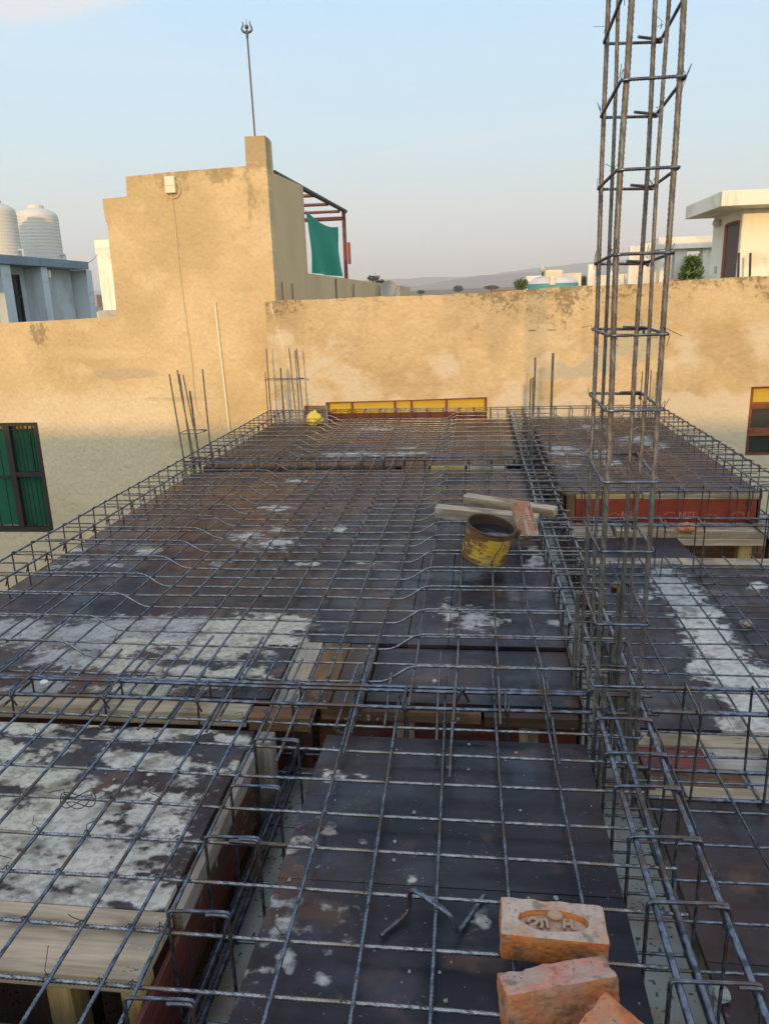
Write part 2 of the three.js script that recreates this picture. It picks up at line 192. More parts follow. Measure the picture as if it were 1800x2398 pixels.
const zFront = zone(0, -2.0, .45, -2.62, -.85, 560, .3), zMid = zone(0, -2.62, .48, -6.6, -2.45, 380, 1.25), zFar = zone(0, -2.62, 2.2, -9.6, -5.55, 190, 1.3), zSink = zone(1, .5, 2.5, -5.5, -.9, 330, .5);
let pn = 0;
function sheet(zn, parent, x0, x1, z0, z1, y = 0, t = .018, name = 'plywood_panel') {           // one ply sheet; its top takes the smears that lie there
  pn++; const dy = (h2(pn, 3) - .5) * .003, gp = .0025; const g = new RoundedBoxGeometry(x1 - x0 - gp, t, z1 - z0 - gp, 1, .002); g.rotateY((h2(pn, 7) - .5) * .003); g.translate((x0 + x1) / 2, y - t / 2 + dy, (z0 + z1) / 2);
  const p = g.attributes.position, uv = g.attributes.uv; for (let i = 0; i < p.count; i++) uv.setXY(i, (p.getX(i) - zn.x0) / (zn.x1 - zn.x0), (p.getZ(i) - zn.z0) / (zn.z1 - zn.z0));
  return part(name, g, zn.mats[pn % 3], parent); }
function timber(parent, name, mat, x0, x1, y0, y1, z0, z1, along, ry = 0, amp = .0015) { let g = box(0, x1 - x0, 0, y1 - y0, 0, z1 - z0, along, .004); g.translate(-(x1 - x0) / 2, 0, -(z1 - z0) / 2); if (ry) g.rotateY(ry); g.translate((x0 + x1) / 2, y0, (z0 + z1) / 2); return part(name, g, mat, parent); }

// main deck between the two cross beams
const deckMain = thing('formwork_deck', 'large oil-darkened plywood deck under the bucket and the cranked bars', 'formwork');
{ const t = deckMain;
  sheet(zMid, t, -2.5, -1.62, -3.03, -2.53); sheet(zMid, t, -1.62, -.775, -3.03, -2.53); sheet(zMid, t, -.415, .38, -3.02, -2.56, -.012);
  timber(t, 'plank', mWood.pale, -.77, -.665, -.02, .001, -3.03, -2.5, 'z', .004); timber(t, 'plank', mWood.orange, -.66, -.545, -.02, .0, -3.03, -2.5, 'z', -.003); timber(t, 'plank', mWood.brown, -.54, -.42, -.022, -.002, -3.03, -2.5, 'z');
  for (const [a, b] of [[-2.5, -1.28], [-1.28, -.30], [-.30, -.12], [-.12, .38]]) sheet(zMid, t, a, b, -4.25, -3.03);
  for (const [a, b] of [[-2.5, -1.9], [-1.9, -.68], [-.68, .05], [.05, .38]]) sheet(zMid, t, a, b, -5.47, -4.25);
  for (const [a, b] of [[-2.5, -1.28], [-1.28, -.1], [-.1, .38]]) sheet(zMid, t, a, b, -6.46, -5.47);
  // near side: edge timbers and side boards of the cross beam
  timber(t, 'plank', mWood.cream, -2.5, -1.45, -.058, -.004, -2.525, -2.43, 'x', .002); timber(t, 'plank', mWood.cream, -1.44, -.84, -.06, -.006, -2.525, -2.425, 'x', -.004); timber(t, 'plank', mWood.orange, -.83, -.60, -.07, -.012, -2.5, -2.42, 'x', .01);
  timber(t, 'batten', mWood.orange, -.58, .02, -.075, -.03, -2.555, -2.52, 'x'); timber(t, 'batten', mWood.brown, .03, .37, -.08, -.035, -2.555, -2.515, 'x');
  timber(t, 'side_board', mWood.maroon, -2.5, -.62, -.30, -.062, -2.545, -2.526, 'x'); timber(t, 'side_board', mWood.maroon, -.60, .37, -.30, -.082, -2.58, -2.56, 'x');
  for (const x of [-2.2, -1.7, -1.05, -.3, .16]) timber(t, 'prop', mWood.pale, x, x + .07, FLOOR, -.03, -2.62, -2.555, 'y');
  for (const x of [-2.3, -1.3, -.3]) for (const z of [-3.6, -4.6, -5.8]) timber(t, 'prop', mWood.pale, x, x + .08, FLOOR, -.02, z, z + .08, 'y');
  timber(t, 'side_board', mWood.brown, -2.5, .37, -.30, -.02, -6.475, -6.46, 'x'); timber(t, 'side_board', mWood.brown, .381, .395, -.30, -.001, -6.45, -2.6, 'z'); timber(t, 'side_board', mWood.maroon, -2.515, -2.501, -.26, -.002, -6.45, -2.55, 'z'); }
// deck in front of the camera
const deckFront = thing('formwork_deck', 'dark plywood deck strip under the foreground bricks between two beam troughs', 'formwork');
{ const t = deckFront; sheet(zFront, t, -.515, .365, -2.3, -1.62, 0, .02); sheet(zFront, t, -.515, .365, -1.62, -.85, 0, .02);
  timber(t, 'side_board', mWood.brown, -.512, -.496, -.30, -.021, -2.29, -.86, 'z'); timber(t, 'side_board', mWood.brown, .346, .362, -.30, -.021, -2.29, -.86, 'z'); timber(t, 'side_board', mWood.maroon, -.494, .344, -.26, -.021, -2.298, -2.282, 'x');
  for (const [x, z] of [[-.46, -2.2], [.26, -2.2], [-.46, -1.2], [.26, -1.2]]) timber(t, 'prop', mWood.pale, x, x + .08, FLOOR, -.021, z, z + .08, 'y');
  timber(t, 'plank', mWood.brown, -.515, .365, -.03, -.002, -.84, 3, 'z'); }  // unseen plank added behind the sheets so the space below stays dark
// cement-smeared deck on the left with its pale end plank
const deckLeft = thing('formwork_deck', 'cement-whitened deck ending in a pale plank over a dark void', 'formwork');
{ const t = deckLeft; sheet(zFront, t, -1.95, -1.245, -2.31, -1.485, 0, .02); sheet(zFront, t, -1.245, -.77, -2.31, -1.485, 0, .02);
  timber(t, 'plank', mWood.pale, -2.2, -.745, -.036, .006, -1.482, -1.285, 'x', -.006);
  timber(t, 'side_board', mWood.maroon, -.768, -.75, -.29, -.02, -2.25, -1.49, 'z'); timber(t, 'side_board', mWood.maroon, -.742, -.728, -.30, -.06, -1.50, -.7, 'z');
  timber(t, 'batten', mWood.grey, -.766, -.733, -.075, -.012, -2.2, -1.5, 'z', .01); timber(t, 'batten', mWood.grey, -.76, -.70, -.32, -.006, -2.32, -2.25, 'y');
  timber(t, 'side_board', mWood.brown, -1.95, -.76, -.28, -.02, -2.306, -2.294, 'x');
  timber(t, 'prop', mWood.yellow, -.795, -.748, FLOOR, -.038, -1.36, -1.285, 'y'); timber(t, 'prop', mWood.yellow, -.985, -.925, FLOOR, -.038, -1.37, -1.30, 'y');
  timber(t, 'plank', mWood.brown, -2.9, -.75, -.036, -.004, -1.165, 3, 'z'); for (const [x, z] of [[-1.16, -1.5], [-1.06, -1.75], [-1.45, -2.1], [-.9, -2.1]]) timber(t, 'prop', mWood.brown, x, x + .08, FLOOR, -.038, z, z + .07, 'y'); }  // wide brown plank: unseen cover added to darken the void
// far deck
const deckFar = thing('formwork_deck', 'reddish brown plywood deck before the yellow ventilator', 'formwork');
{ const t = deckFar; for (const [z0, z1] of [[-9.3, -8.1], [-8.1, -6.9], [-6.9, -6.68]]) for (const [a, b] of [[-2.5, -1.45], [-1.45, -.3], [-.3, .385]]) sheet(zFar, t, a, b, z0, z1);
  timber(t, 'side_board', mWood.brown, -2.5, -.72, -.28, -.004, -6.678, -6.66, 'x'); timber(t, 'plank', mWood.orange, -.66, -.42, -.075, -.002, -6.678, -6.64, 'x'); timber(t, 'plank', mWood.yellow, -.40, -.10, -.08, .0, -6.678, -6.64, 'x'); timber(t, 'plank', mWood.cream, -.08, .25, -.06, -.006, -6.678, -6.64, 'x');
  timber(t, 'side_board', mWood.brown, -.71, .38, -.28, -.085, -6.678, -6.66, 'x'); timber(t, 'side_board', mWood.brown, .386, .40, -.30, -.002, -9.3, -6.69, 'z'); timber(t, 'side_board', mWood.brown, -2.515, -2.501, -.26, -.002, -9.3, -6.7, 'z');
  for (const x of [-2.2, -1, 0]) for (const z of [-7, -8.8]) timber(t, 'prop', mWood.pale, x, x + .08, FLOOR, -.02, z, z + .08, 'y'); }
// raised deck beyond the red side board
const deckRed = thing('formwork_deck', 'raised plywood deck with a red lettered side board facing the sunken panels', 'formwork');
{ const t = deckRed; for (const [z0, z1] of [[-9.3, -8.1], [-8.1, -6.9], [-6.9, -5.66]]) for (const [a, b] of [[.66, 1.28], [1.28, 2.06]]) sheet(zFar, t, a, b, z0, z1);
  const cv = document.createElement('canvas'); cv.width = 1024; cv.height = 192; const c = cv.getContext('2d'); c.fillStyle = '#96361f'; c.fillRect(0, 0, 1024, 192);
  const rr = rng(3); for (let i = 0; i < 2600; i++) { const q = rr(); c.fillStyle = q < .5 ? 'rgba(120,36,24,.16)' : q < .8 ? 'rgba(140,52,30,.13)' : 'rgba(60,34,20,.2)'; c.fillRect(rr() * 1024, rr() * 192, 3 + rr() * 40, 1 + rr() * 3); }
  c.fillStyle = 'rgba(90,60,30,.35)'; for (let i = 0; i < 26; i++) c.fillRect(760 + rr() * 250, rr() * 192, 5 + rr() * 30, 4 + rr() * 40);
  c.strokeStyle = '#c08468'; c.lineWidth = 4; c.fillStyle = '#c08468'; c.font = '54px sans-serif';
  c.beginPath(); c.arc(225, 132, 30, Math.PI * 1.1, Math.PI * 1.9); c.stroke(); c.fillText('MZ', 262, 130); c.beginPath(); c.arc(545, 134, 38, Math.PI * 1.1, Math.PI * 1.85); c.stroke(); c.fillText('MZE', 590, 132); c.fillRect(430, 122, 60, 3); c.fillRect(740, 114, 70, 3);
  c.beginPath(); c.arc(925, 126, 34, Math.PI * 1.05, Math.PI * 2.05); c.stroke(); c.fillText('I', 972, 130);
  const ct = new THREE.CanvasTexture(cv); ct.colorSpace = THREE.SRGBColorSpace; ct.magFilter = THREE.LinearFilter;
  const g = box(.74, 2.03, -.235, -.042, -5.668, -5.65); { const p = g.attributes.position, uv = g.attributes.uv; for (let i = 0; i < p.count; i++) uv.setXY(i, (p.getX(i) - .74) / 1.29, (p.getY(i) + .235) / .193); }
  part('side_board', g, M({ map: ct, roughness: .6 }), t, 'red side board with pale stencilled letters');
  timber(t, 'batten', mWood.orange, .672, .735, -.235, -.004, -5.68, -5.652, 'y'); timber(t, 'plank', mWood.yellow, .74, 1.22, -.04, -.003, -5.69, -5.652, 'x', .003); timber(t, 'plank', mWood.cream, 1.225, 2.06, -.04, .0, -5.70, -5.645, 'x', -.004);
  timber(t, 'side_board', mWood.brown, .645, .659, -.3, -.001, -9.3, -5.67, 'z'); timber(t, 'side_board', mWood.maroon, 2.061, 2.075, -.26, -.002, -9.3, -5.7, 'z');
  for (const x of [.8, 1.9]) for (const z of [-6.2, -8.8]) timber(t, 'prop', mWood.pale, x, x + .08, FLOOR, -.02, z, z + .08, 'y'); }
// beam bottom and hole in front of the red board, sunken sheets
const deckSink = thing('formwork_deck', 'sunken plywood deck with a long white cement smear beside the column', 'formwork');
{ const t = deckSink, y = SINK;
  timber(t, 'plank', mWood.cream, 1.0, 2.12, y - .008, y + .042, -5.62, -5.40, 'x', .004); timber(t, 'plank', mWood.pale, .66, 2.02, y - .062, y - .012, -5.60, -5.385, 'x'); timber(t, 'plank', mWood.grey, .66, .98, y - .008, y + .03, -5.6, -5.42, 'x', -.01);
  { const s = new THREE.Shape([[.64, 5.36], [1.41, 5.37], [1.43, 4.93], [.64, 4.91]].map(q => new THREE.Vector2(...q))); const g = new THREE.ExtrudeGeometry(s, { depth: .018, bevelEnabled: false }); g.rotateX(-Math.PI / 2); g.translate(0, y - .018, 0); const p = g.attributes.position, uv = g.attributes.uv; for (let i = 0; i < p.count; i++) uv.setXY(i, (p.getX(i) - zSink.x0) / (zSink.x1 - zSink.x0), (p.getZ(i) - zSink.z0) / (zSink.z1 - zSink.z0)); part('plywood_panel', g, zSink.mats[1], t); }
  timber(t, 'plank', mWood.grey, .66, 1.30, y - .03, y + .012, -4.9, -4.79, 'x', .006); timber(t, 'plank', mWood.cream, 1.31, 2.45, y - .03, y + .01, -4.91, -4.78, 'x', -.004);
  for (const [z0, z1] of [[-4.77, -4.05], [-4.05, -3.42], [-3.42, -2.83]]) for (const [a, b] of z0 < -4 ? [[.64, 1.35], [1.35, 2.4]] : [[.64, 1.02], [1.02, 1.62], [1.62, 2.4]]) sheet(zSink, t, a, b, z0, z1, y - (z0 > -3.5 ? 0 : .004));
  for (const [x, z] of [[.9, -4.6], [2.1, -4.6], [.9, -3.0], [2.1, -3.0]]) timber(t, 'prop', mWood.pale, x, x + .08, FLOOR, y - .03, z, z + .08, 'y');
  timber(t, 'prop', mWood.yellow, 1.86, 1.95, FLOOR, y - .064, -5.52, -5.44, 'y'); timber(t, 'prop', mWood.brown, 2.06, 2.12, FLOOR, y - .02, -5.5, -5.43, 'y'); }
const deckNearR = thing('formwork_deck', 'sunken dark deck with stone chips beside the foreground bricks', 'formwork');
{ const t = deckNearR, y = SINK; timber(t, 'plank', mWood.cream, .62, 2.3, y - .03, y - .002, -2.82, -2.72, 'x', .003); timber(t, 'plank', mWood.red, .62, .86, y - .04, y - .012, -2.715, -2.56, 'x', -.01); timber(t, 'plank', mWood.grey, .86, 2.3, y - .04, y - .008, -2.715, -2.58, 'x'); timber(t, 'plank', mWood.orange, .62, .95, y - .035, y - .006, -2.575, -2.47, 'x', .012); timber(t, 'plank', mWood.grey, .955, 2.3, y - .035, y - .004, -2.575, -2.46, 'x'); timber(t, 'plank', mWood.cream, .6, 2.3, y - .03, y, -2.455, -2.385, 'x', -.003);
  sheet(zSink, t, .60, 1.25, -2.38, -1.7, y - .006); sheet(zSink, t, 1.25, 2.3, -2.38, -1.7, y - .006); timber(t, 'plank', mWood.brown, .6, 2.3, y - .03, y - .01, -.89, 3, 'z'); sheet(zSink, t, .60, 1.25, -1.7, -.9, y - .006); sheet(zSink, t, 1.25, 2.3, -1.7, -.9, y - .006);  // brown plank: out-of-view cover added to keep the rooms below dark
  for (const [x, z] of [[.9, -2.7], [2.1, -2.7], [.9, -1.2], [2.1, -1.2]]) timber(t, 'prop', mWood.pale, x, x + .08, FLOOR, y - .03, z, z + .08, 'y'); }
// ------------------------------------------------------------------ rooms below
const conc = tex(512, 512, (u, v) => { const n = tfbm(u * 6, v * 6, 6, 5), s = tn(u * 110, v * 110, 110); let c = mix([.24, .25, .22], [.36, .37, .33], n); c = mix(c, [.05, .045, .04], sst(.80, .9, s)); return mix(c, [.22, .14, .09], sst(.62, .8, tfbm(u * 4 + 1, v * 4, 4, 4)) * .6); });
const concB = tex(256, 256, (u, v) => tfbm(u * 24, v * 24, 24, 4), false);
const mConc = M({ map: conc, bumpMap: concB, bumpScale: .006, roughness: .95 });
struct('floor', box(-3.6, 3.4, FLOOR - .2, FLOOR, -9.7, 6, 'x', 0), mConc);
const mShadedBrick = M({ map: conc, color: L(.42, .24, .17), bumpMap: concB, bumpScale: .006, roughness: .95 });  // brick colour darkened to put the shade of the void into it
function masonry(label, x0, x1, y1, z0, z1, along, mat = mConc) { const g = new THREE.BoxGeometry(x1 - x0, y1 - FLOOR, z1 - z0, along === 'x' ? Math.ceil((x1 - x0) / .04) : 5, 3, along === 'z' ? Math.ceil((z1 - z0) / .04) : 5); g.translate((x0 + x1) / 2, (y1 + FLOOR) / 2, (z0 + z1) / 2); rough(g, .012, 14, x0 * 7); triUV(g, along); return solo('support_wall', g, mat, label, 'wall'); }
masonry('rough cement wall top in the trough beside the whitened deck', -.715, -.575, -.285, -2.56, .6, 'z');
masonry('rough cement wall top under the long beam beside the column', .405, .595, -.30, -9.5, .6, 'z');
masonry('cement wall under the cross beam behind the whitened deck', -3.2, -.72, -.31, -2.52, -2.36, 'x', mShadedBrick);
masonry('cement wall under the beam cage along the open side of the slab', -2.66, -2.52, -.27, -9.6, 3, 'z');  // run extended out of view to shut light out of the rooms
masonry('cement wall under the beam cage beside the wooden wall window', 2.09, 2.24, -.27, -9.6, -5.7, 'z');
masonry('cement wall under the end beam before the yellow ventilator', -2.5, 2.08, -.28, -9.56, -9.36, 'x');
{ // brick wall seen through the hole before the red board
  const t = thing('brick_wall', 'brick wall down in the hole before the red lettered board', 'wall'); const bt = tex(256, 256, (u, v) => mix(mix([.20, .06, .032], [.30, .11, .055], tfbm(u * 5, v * 5, 5, 4)), [.34, .28, .22], sst(.6, .8, tfbm(u * 9 + 4, v * 9, 9, 3)) * .7)); const mb = M({ map: bt, bumpMap: concB, bumpScale: .004 });
  part('mortar', box(.62, 2.4, FLOOR, -.345, -5.86, -5.662, 'x', 0), M({ map: conc, color: L(.8, .72, .6) }), t);
  for (let r = 0; r < 8; r++) for (let k = 0; k < 8; k++) { const x = .62 + k * .24 - (r % 2) * .12, y = -.36 - (r + 1) * .088; if (x < .62 || x > 2.18) continue; part('brick', box(x + .006, x + .232, y, y + .076, -5.75, -5.652 + jit(.004), 'x', .006), mb, t); } }
solo('stair_house', (() => { const s = new THREE.Shape([[-16, -3.4], [12, -3.4], [12, 2.05], [-16, 2.05]].map(q => new THREE.Vector2(...q))); const g = new THREE.ExtrudeGeometry(s, { depth: 4, bevelEnabled: false }); g.translate(0, 0, 6); return g; })(), M({ color: L(.5, .42, .32), roughness: .95 }), 'plain plastered house that throws its shade over the deck', 'house');

// ------------------------------------------------------------------ plastered walls of the neighbours
const WZ = -9.75, TZ = -10.2;
function wallTex(x0, x1, y0, y1, ppm, fn) { const w = Math.round((x1 - x0) * ppm), h = Math.round((y1 - y0) * ppm); return { map: tex(w, h, (u, v) => fn(x0 + u * (x1 - x0), y0 + v * (y1 - y0)), true, false), bump: tex(w, h, (u, v) => { const x = x0 + u * (x1 - x0), y = y0 + v * (y1 - y0); return .55 * fbm(x * 5, y * 6, 4) + .45 * fbm(x * 26, y * 22, 3); }, false, false), x0, x1, y0, y1 }; }
function wallUV(g, t) { const p = g.attributes.position, uv = g.attributes.uv; for (let i = 0; i < p.count; i++) uv.setXY(i, (p.getX(i) - t.x0) / (t.x1 - t.x0), (p.getY(i) - t.y0) / (t.y1 - t.y0)); return g; }
const sh2 = (pts, z) => pts.map(([u, v]) => { const p = onZ(u, v, z); return new THREE.Vector2(p.x, p.y); });
const blot = (x, y, cx, cy, rx, ry) => Math.exp(-(((x - cx) / rx) ** 2) - ((y - cy) / ry) ** 2);
{ // long boundary wall at the end of the slab
  const topPx = [[620, 706], [650, 704], [700, 702], [760, 700], [830, 697], [900, 694], [980, 692], [1060, 689], [1140, 685], [1220, 679], [1300, 672], [1390, 669], [1480, 665], [1560, 660], [1650, 653], [1720, 650], [1800, 646], [1960, 636]];
  const top = sh2(topPx, WZ), topAt = x => { for (let i = 0; i < top.length - 1; i++) if (x <= top[i + 1].x) { const a = top[i], b = top[i + 1]; return a.y + (b.y - a.y) * (x - a.x) / (b.x - a.x); } return top[top.length - 1].y; };
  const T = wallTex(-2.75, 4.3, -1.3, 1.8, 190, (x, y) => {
    const n = fbm(x * 1.7, y * 2.2, 5), n2 = fbm(x * 5 + 9, y * 6, 4), st = fbm(x * 4.5 + 2, y * .7, 4); let c = mix([.46, .335, .175], [.60, .45, .255], sst(.22, .78, n)); c = mix(c, [.63, .495, .30], sst(.45, .8, n2) * .4);
    c = mix(c, [.40, .31, .19], sst(.52, .78, st) * .45); const hc = Math.abs(fbm(x * 2.4 + 3, y * 2.6 + 8, 4) - .5); c = mix(c, [.24, .16, .08], sst(.006, .001, hc) * sst(.5, .62, fbm(x * 3 + 1, y * 3, 2)) * .25); c = c.map(q => q * (.90 + .2 * fbm(x * 30, y * 34, 3)));
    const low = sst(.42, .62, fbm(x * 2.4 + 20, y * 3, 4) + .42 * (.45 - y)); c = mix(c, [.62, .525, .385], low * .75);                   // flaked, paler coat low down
    const gp = blot(x, y, 1.95, .95, .35, .45) + blot(x, y, 1.2, .5, .5, .16) + .8 * blot(x, y, 1.55, .8, .3, .2) + .6 * blot(x, y, -2.45, .3, .16, .5); c = mix(c, [.42, .385, .29], sst(.45, .75, gp * .8 + (fbm(x * 6, y * 6 + 3, 4) - .5) * 1.1) * .8);
    const d = topAt(x) - y, mz = blot(x, 0, 1.0, 0, 1.1, 9) * .75 + .30 + .3 * blot(x, 0, 3.4, 0, .5, 9); const m = fbm(x * 16, y * 18, 4), m2 = fbm(x * 3 + 5, y * 3, 3);
    c = mix(c, [.085, .065, .035], sst(.56, .80, m * .35 + fbm(x * 44, y * 48, 3) * .42 + m2 * .38 + mz * .22 - d * .55 - .05) * .62);                                      // lichen below the coping
    const lk = Math.abs(y - (.93 + .05 * Math.sin(x * 2.2) + .05 * fbm(x * 3, 1))) ; if (x > .3 && x < 2.4) c = mix(c, [.24, .17, .09], sst(.016, .004, lk) * sst(.4, .6, fbm(x * 9, 4)) * .8);
    const ws = Math.abs(x - (-2.55 + (1.3 - y) * .26)); c = mix(c, [.72, .64, .48], sst(.06, .01, ws + .05 * fbm(x * 30, y * 9, 3)) * sst(.4, .7, fbm(x * 24, y * 5, 4)) * .8 * (y > .1 ? 1 : 0));
    return c; });
  const rim = []; for (let i = 0; i < top.length - 1; i++) for (let k = 0; k < 6; k++) { const p = top[i].clone().lerp(top[i + 1], k / 6); p.y += (fbm(p.x * 12, 4, 3) - .5) * .02; rim.push(p); } rim.push(top[top.length - 1]);
  const s = new THREE.Shape([new THREE.Vector2(top[0].x - .02, FLOOR), ...rim, new THREE.Vector2(top[top.length - 1].x, FLOOR)].reverse());
  const hole = (px, yb) => { const q = sh2(px, WZ); s.holes.push(new THREE.Path([...q, new THREE.Vector2(q[q.length - 1].x, yb), new THREE.Vector2(q[0].x, yb)])); return q; };
  const vq = hole([[712, 950], [762, 950], [763, 942], [950, 937], [1140, 930]], -.9), wq = sh2([[1758, 906], [1880, 902]], WZ), wb = onZ(1747, 1068, WZ).y;
  s.holes.push(new THREE.Path([new THREE.Vector2(wq[0].x, wb), new THREE.Vector2(wq[0].x, wq[0].y), new THREE.Vector2(wq[1].x, wq[1].y), new THREE.Vector2(wq[1].x, wb)]));
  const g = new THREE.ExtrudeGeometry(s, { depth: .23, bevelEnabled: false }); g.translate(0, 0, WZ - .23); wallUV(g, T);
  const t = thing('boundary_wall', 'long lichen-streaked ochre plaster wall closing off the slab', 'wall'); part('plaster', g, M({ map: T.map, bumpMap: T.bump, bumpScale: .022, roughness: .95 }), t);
  // ventilator: rusty frame, yellow mesh
  const v = thing('ventilator_window', 'low yellow mesh window with rusty frame at the slab end', 'window'); const rustF = M({ color: L(.17, .06, .025), roughness: .8 }), yel = M({ map: tex(256, 64, (a, b) => mix([.60, .40, .035], [.46, .30, .03], tfbm(a * 8, b * 3, 24, 4) + (((a * 256 | 0) % 4 === 0 || (b * 64 | 0) % 4 === 0) ? -.25 : .15))), roughness: .8, side: THREE.DoubleSide });
  const x0 = vq[1].x + .02, x1 = vq[4].x, yb = -.5; const yA = vq[2].y, yB = vq[4].y;
  part('mesh_panel', (() => { const gg = new THREE.PlaneGeometry(x1 - x0, yA - yb, 60, 8); gg.translate((x0 + x1) / 2, (yA + yb) / 2, WZ - .05); const p = gg.attributes.position; for (let i = 0; i < p.count; i++) { const f = (p.getX(i) - x0) / (x1 - x0); p.setY(i, p.getY(i) + f * (yB - yA) * (p.getY(i) > 0 ? 1 : 0) - .01); p.setZ(i, p.getZ(i) + .012 * (fbm(p.getX(i) * 5, p.getY(i) * 6) - .5)); } gg.computeVertexNormals(); return gg; })(), yel, v);
  for (const f of [0, .155, .43, .535, .755, 1]) { const x = x0 + .012 + f * (x1 - x0 - .03), yt = yA + f * (yB - yA); part('mullion', box(x - .014, x + .014, yb, yt - .012, WZ - .075, WZ - .02, 'y'), rustF, v); }
  part('top_rail', (() => { const gg = box(0, x1 - x0 - .004, -.007, .007, WZ - .06, WZ - .008); gg.rotateZ(Math.atan2(yB - yA, x1 - x0)); gg.translate(x0 + .002, yA - .011, 0); return gg; })(), rustF, v); part('bottom_rail', box(x0, x1, -.12, .03, WZ - .05, WZ - .015), M({ color: L(.10, .022, .012), roughness: .7 }), v);
  part('rusty_grille', (() => { const gs = []; for (let k = 0; k < 9; k++) gs.push(box(vq[0].x + .012 + k * .031, vq[0].x + .02 + k * .031, -.5, vq[0].y - .004, WZ - .03, WZ - .022, 'y', 0)); for (let k = 0; k < 10; k++) gs.push(box(vq[0].x + .004, vq[1].x - .004, vq[0].y - .012 - k * .03, vq[0].y - .006 - k * .03, WZ - .021, WZ - .014, 'x', 0)); return mergeGeometries(gs); })(), rustF, v);
  // wooden window on the right
  const w = thing('wooden_window', 'reddish wooden window with a yellow mesh fanlight', 'window'); const wd = mWood.red, a = wq[0].x, b = wq[1].x, yt = wq[0].y; const fr = M({ map: mWood.orange.map, color: L(1, .55, .4), roughness: .7 });
  const H = yt - wb, bars = [[0, .035], [.235, .33], [.60, .72], [.965, 1]]; for (const [q0, q1] of bars) part('rail', box(a + .002, b - .002, yt - q1 * H + .002, yt - q0 * H - .002, WZ - .13, WZ - .05, 'x'), fr, w);
  for (const x of [a + .002, a + .32, b - .05]) part('stile', box(x, x + .05, wb + .03, yt - .03, WZ - .125, WZ - .055, 'y'), fr, w);
  part('mesh_panel', box(a + .052, b - .05, yt - .235 * H, yt - .036 * H, WZ - .1, WZ - .096, 'x', 0), yel, w); const dg = M({ color: L(.03, .032, .028), roughness: .35 });
  for (const [q0, q1] of [[.33, .60], [.72, .965]]) part('pane', box(a + .052, b - .05, yt - q1 * H, yt - q0 * H, WZ - .1, WZ - .094, 'x', 0), dg, w); }
{ // ochre house with the stair tower
  const T = wallTex(-9.3, -2.5, -2.0, 3.6, 150, (x, y) => {
    const n = fbm(x * 1.1, y * 1.3, 5), n2 = fbm(x * 3 + 9, y * 3.4, 4), st = fbm(x * 3.6 + 2, y * .8, 4); let c = mix([.52, .385, .20], [.65, .495, .275], sst(.25, .75, n)); c = mix(c, [.67, .525, .315], sst(.52, .75, n2) * .55); c = mix(c, [.42, .325, .20], sst(.56, .80, st) * .35);
    const low = sst(.36, .70, fbm(x * 1.3 + 20, y * 1.5, 5) * .75 + .16 - (y - .05) * .32); c = mix(c, [.70, .585, .415], low * .6); const hc = Math.abs(fbm(x * 2.2 + 31, y * 2.6, 4) - .5); c = mix(c, [.26, .18, .09], sst(.006, .001, hc) * sst(.5, .65, fbm(x * 3 + 1, y * 3, 2)) * .2); c = c.map(q => q * (.93 + .14 * fbm(x * 30, y * 34, 3)));  // low: paler colour painted in to lift the shaded lower wall
    const streak = blot(x, y, -4.7, .55, .8, .10) + .8 * blot(x, y, -4.2, .2, .9, .06); c = mix(c, [.40, .33, .22], sst(.4, .75, streak + (fbm(x * 3, y * 7, 4) - .5) * .9) * .55); const lite = blot(x, y, -5.1, .85, .8, .12); c = mix(c, [.66, .52, .30], sst(.4, .8, lite + (fbm(x * 3 + 7, y * 6, 4) - .5) * .8) * .5);  // darker bands and one lighter band across the wall, broken by noise
    c = mix(c, [.10, .075, .04], sst(.52, .8, fbm(x * 14, y * 9, 4) * .45 + fbm(x * 30, y * 24, 3) * .35 + .5 * blot(x, y, -5.98, 1.15, .2, .28) - .12) * .55);
    const d = (y > 2.6 ? 2.98 - y : 9); c = mix(c, [.19, .13, .06], sst(.52, .8, fbm(x * 7, y * 5 + 8, 4) * .6 + fbm(x * 24, y * 20, 3) * .4 - d * .9 + .1) * .5);
    c = mix(c, [.20, .14, .06], sst(.55, .85, fbm(x * 9, y * 3 + 3, 4) * .6 + fbm(x * 26, y * 16, 3) * .3 + .35 * blot(x, y, -2.83, 2.7, .12, .35) - .1) * .5);
    return c; });
  const out = [[-420, 780], [0, 757], [140, 750], [274, 741], [266, 652], [258, 592], [254, 545], [253, 530], [246, 512], [243, 490], [240, 466], [268, 463], [297, 460], [296, 436], [295.5, 413], [400, 403], [490, 396], [576, 389.5], [574, 350], [573, 320], [595, 318], [615.6, 317], [623.6, 391], [645, 697]];
  const q = sh2(out, TZ), xr = q[q.length - 1].x; q[q.length - 2].x = xr; q[q.length - 3].x = xr; for (const p of q) p.y += (h2(p.x * 1e4 | 0, 3) - .5) * .008;
  const s = new THREE.Shape([new THREE.Vector2(q[0].x, FLOOR), ...q, new THREE.Vector2(xr, FLOOR)].reverse());
  const hq = sh2([[-110, 994], [88, 987], [126, 1240], [-90, 1254]], TZ), hx0 = hq[0].x, hx1 = (hq[1].x + hq[2].x) / 2, hy1 = (hq[0].y + hq[1].y) / 2, hy0 = (hq[2].y + hq[3].y) / 2;
  s.holes.push(new THREE.Path([[hx0, hy0], [hx0, hy1], [hx1, hy1], [hx1, hy0]].map(p => new THREE.Vector2(...p))));
  const g = new THREE.ExtrudeGeometry(s, { depth: .22, bevelEnabled: false }); g.translate(0, 0, TZ - .22); wallUV(g, T);
  const t = thing('plastered_house', 'ochre plastered house with stepped stair tower and low parapet', 'house'); part('front_wall', g, M({ map: T.map, bumpMap: T.bump, bumpScale: .02, roughness: .95 }), t);
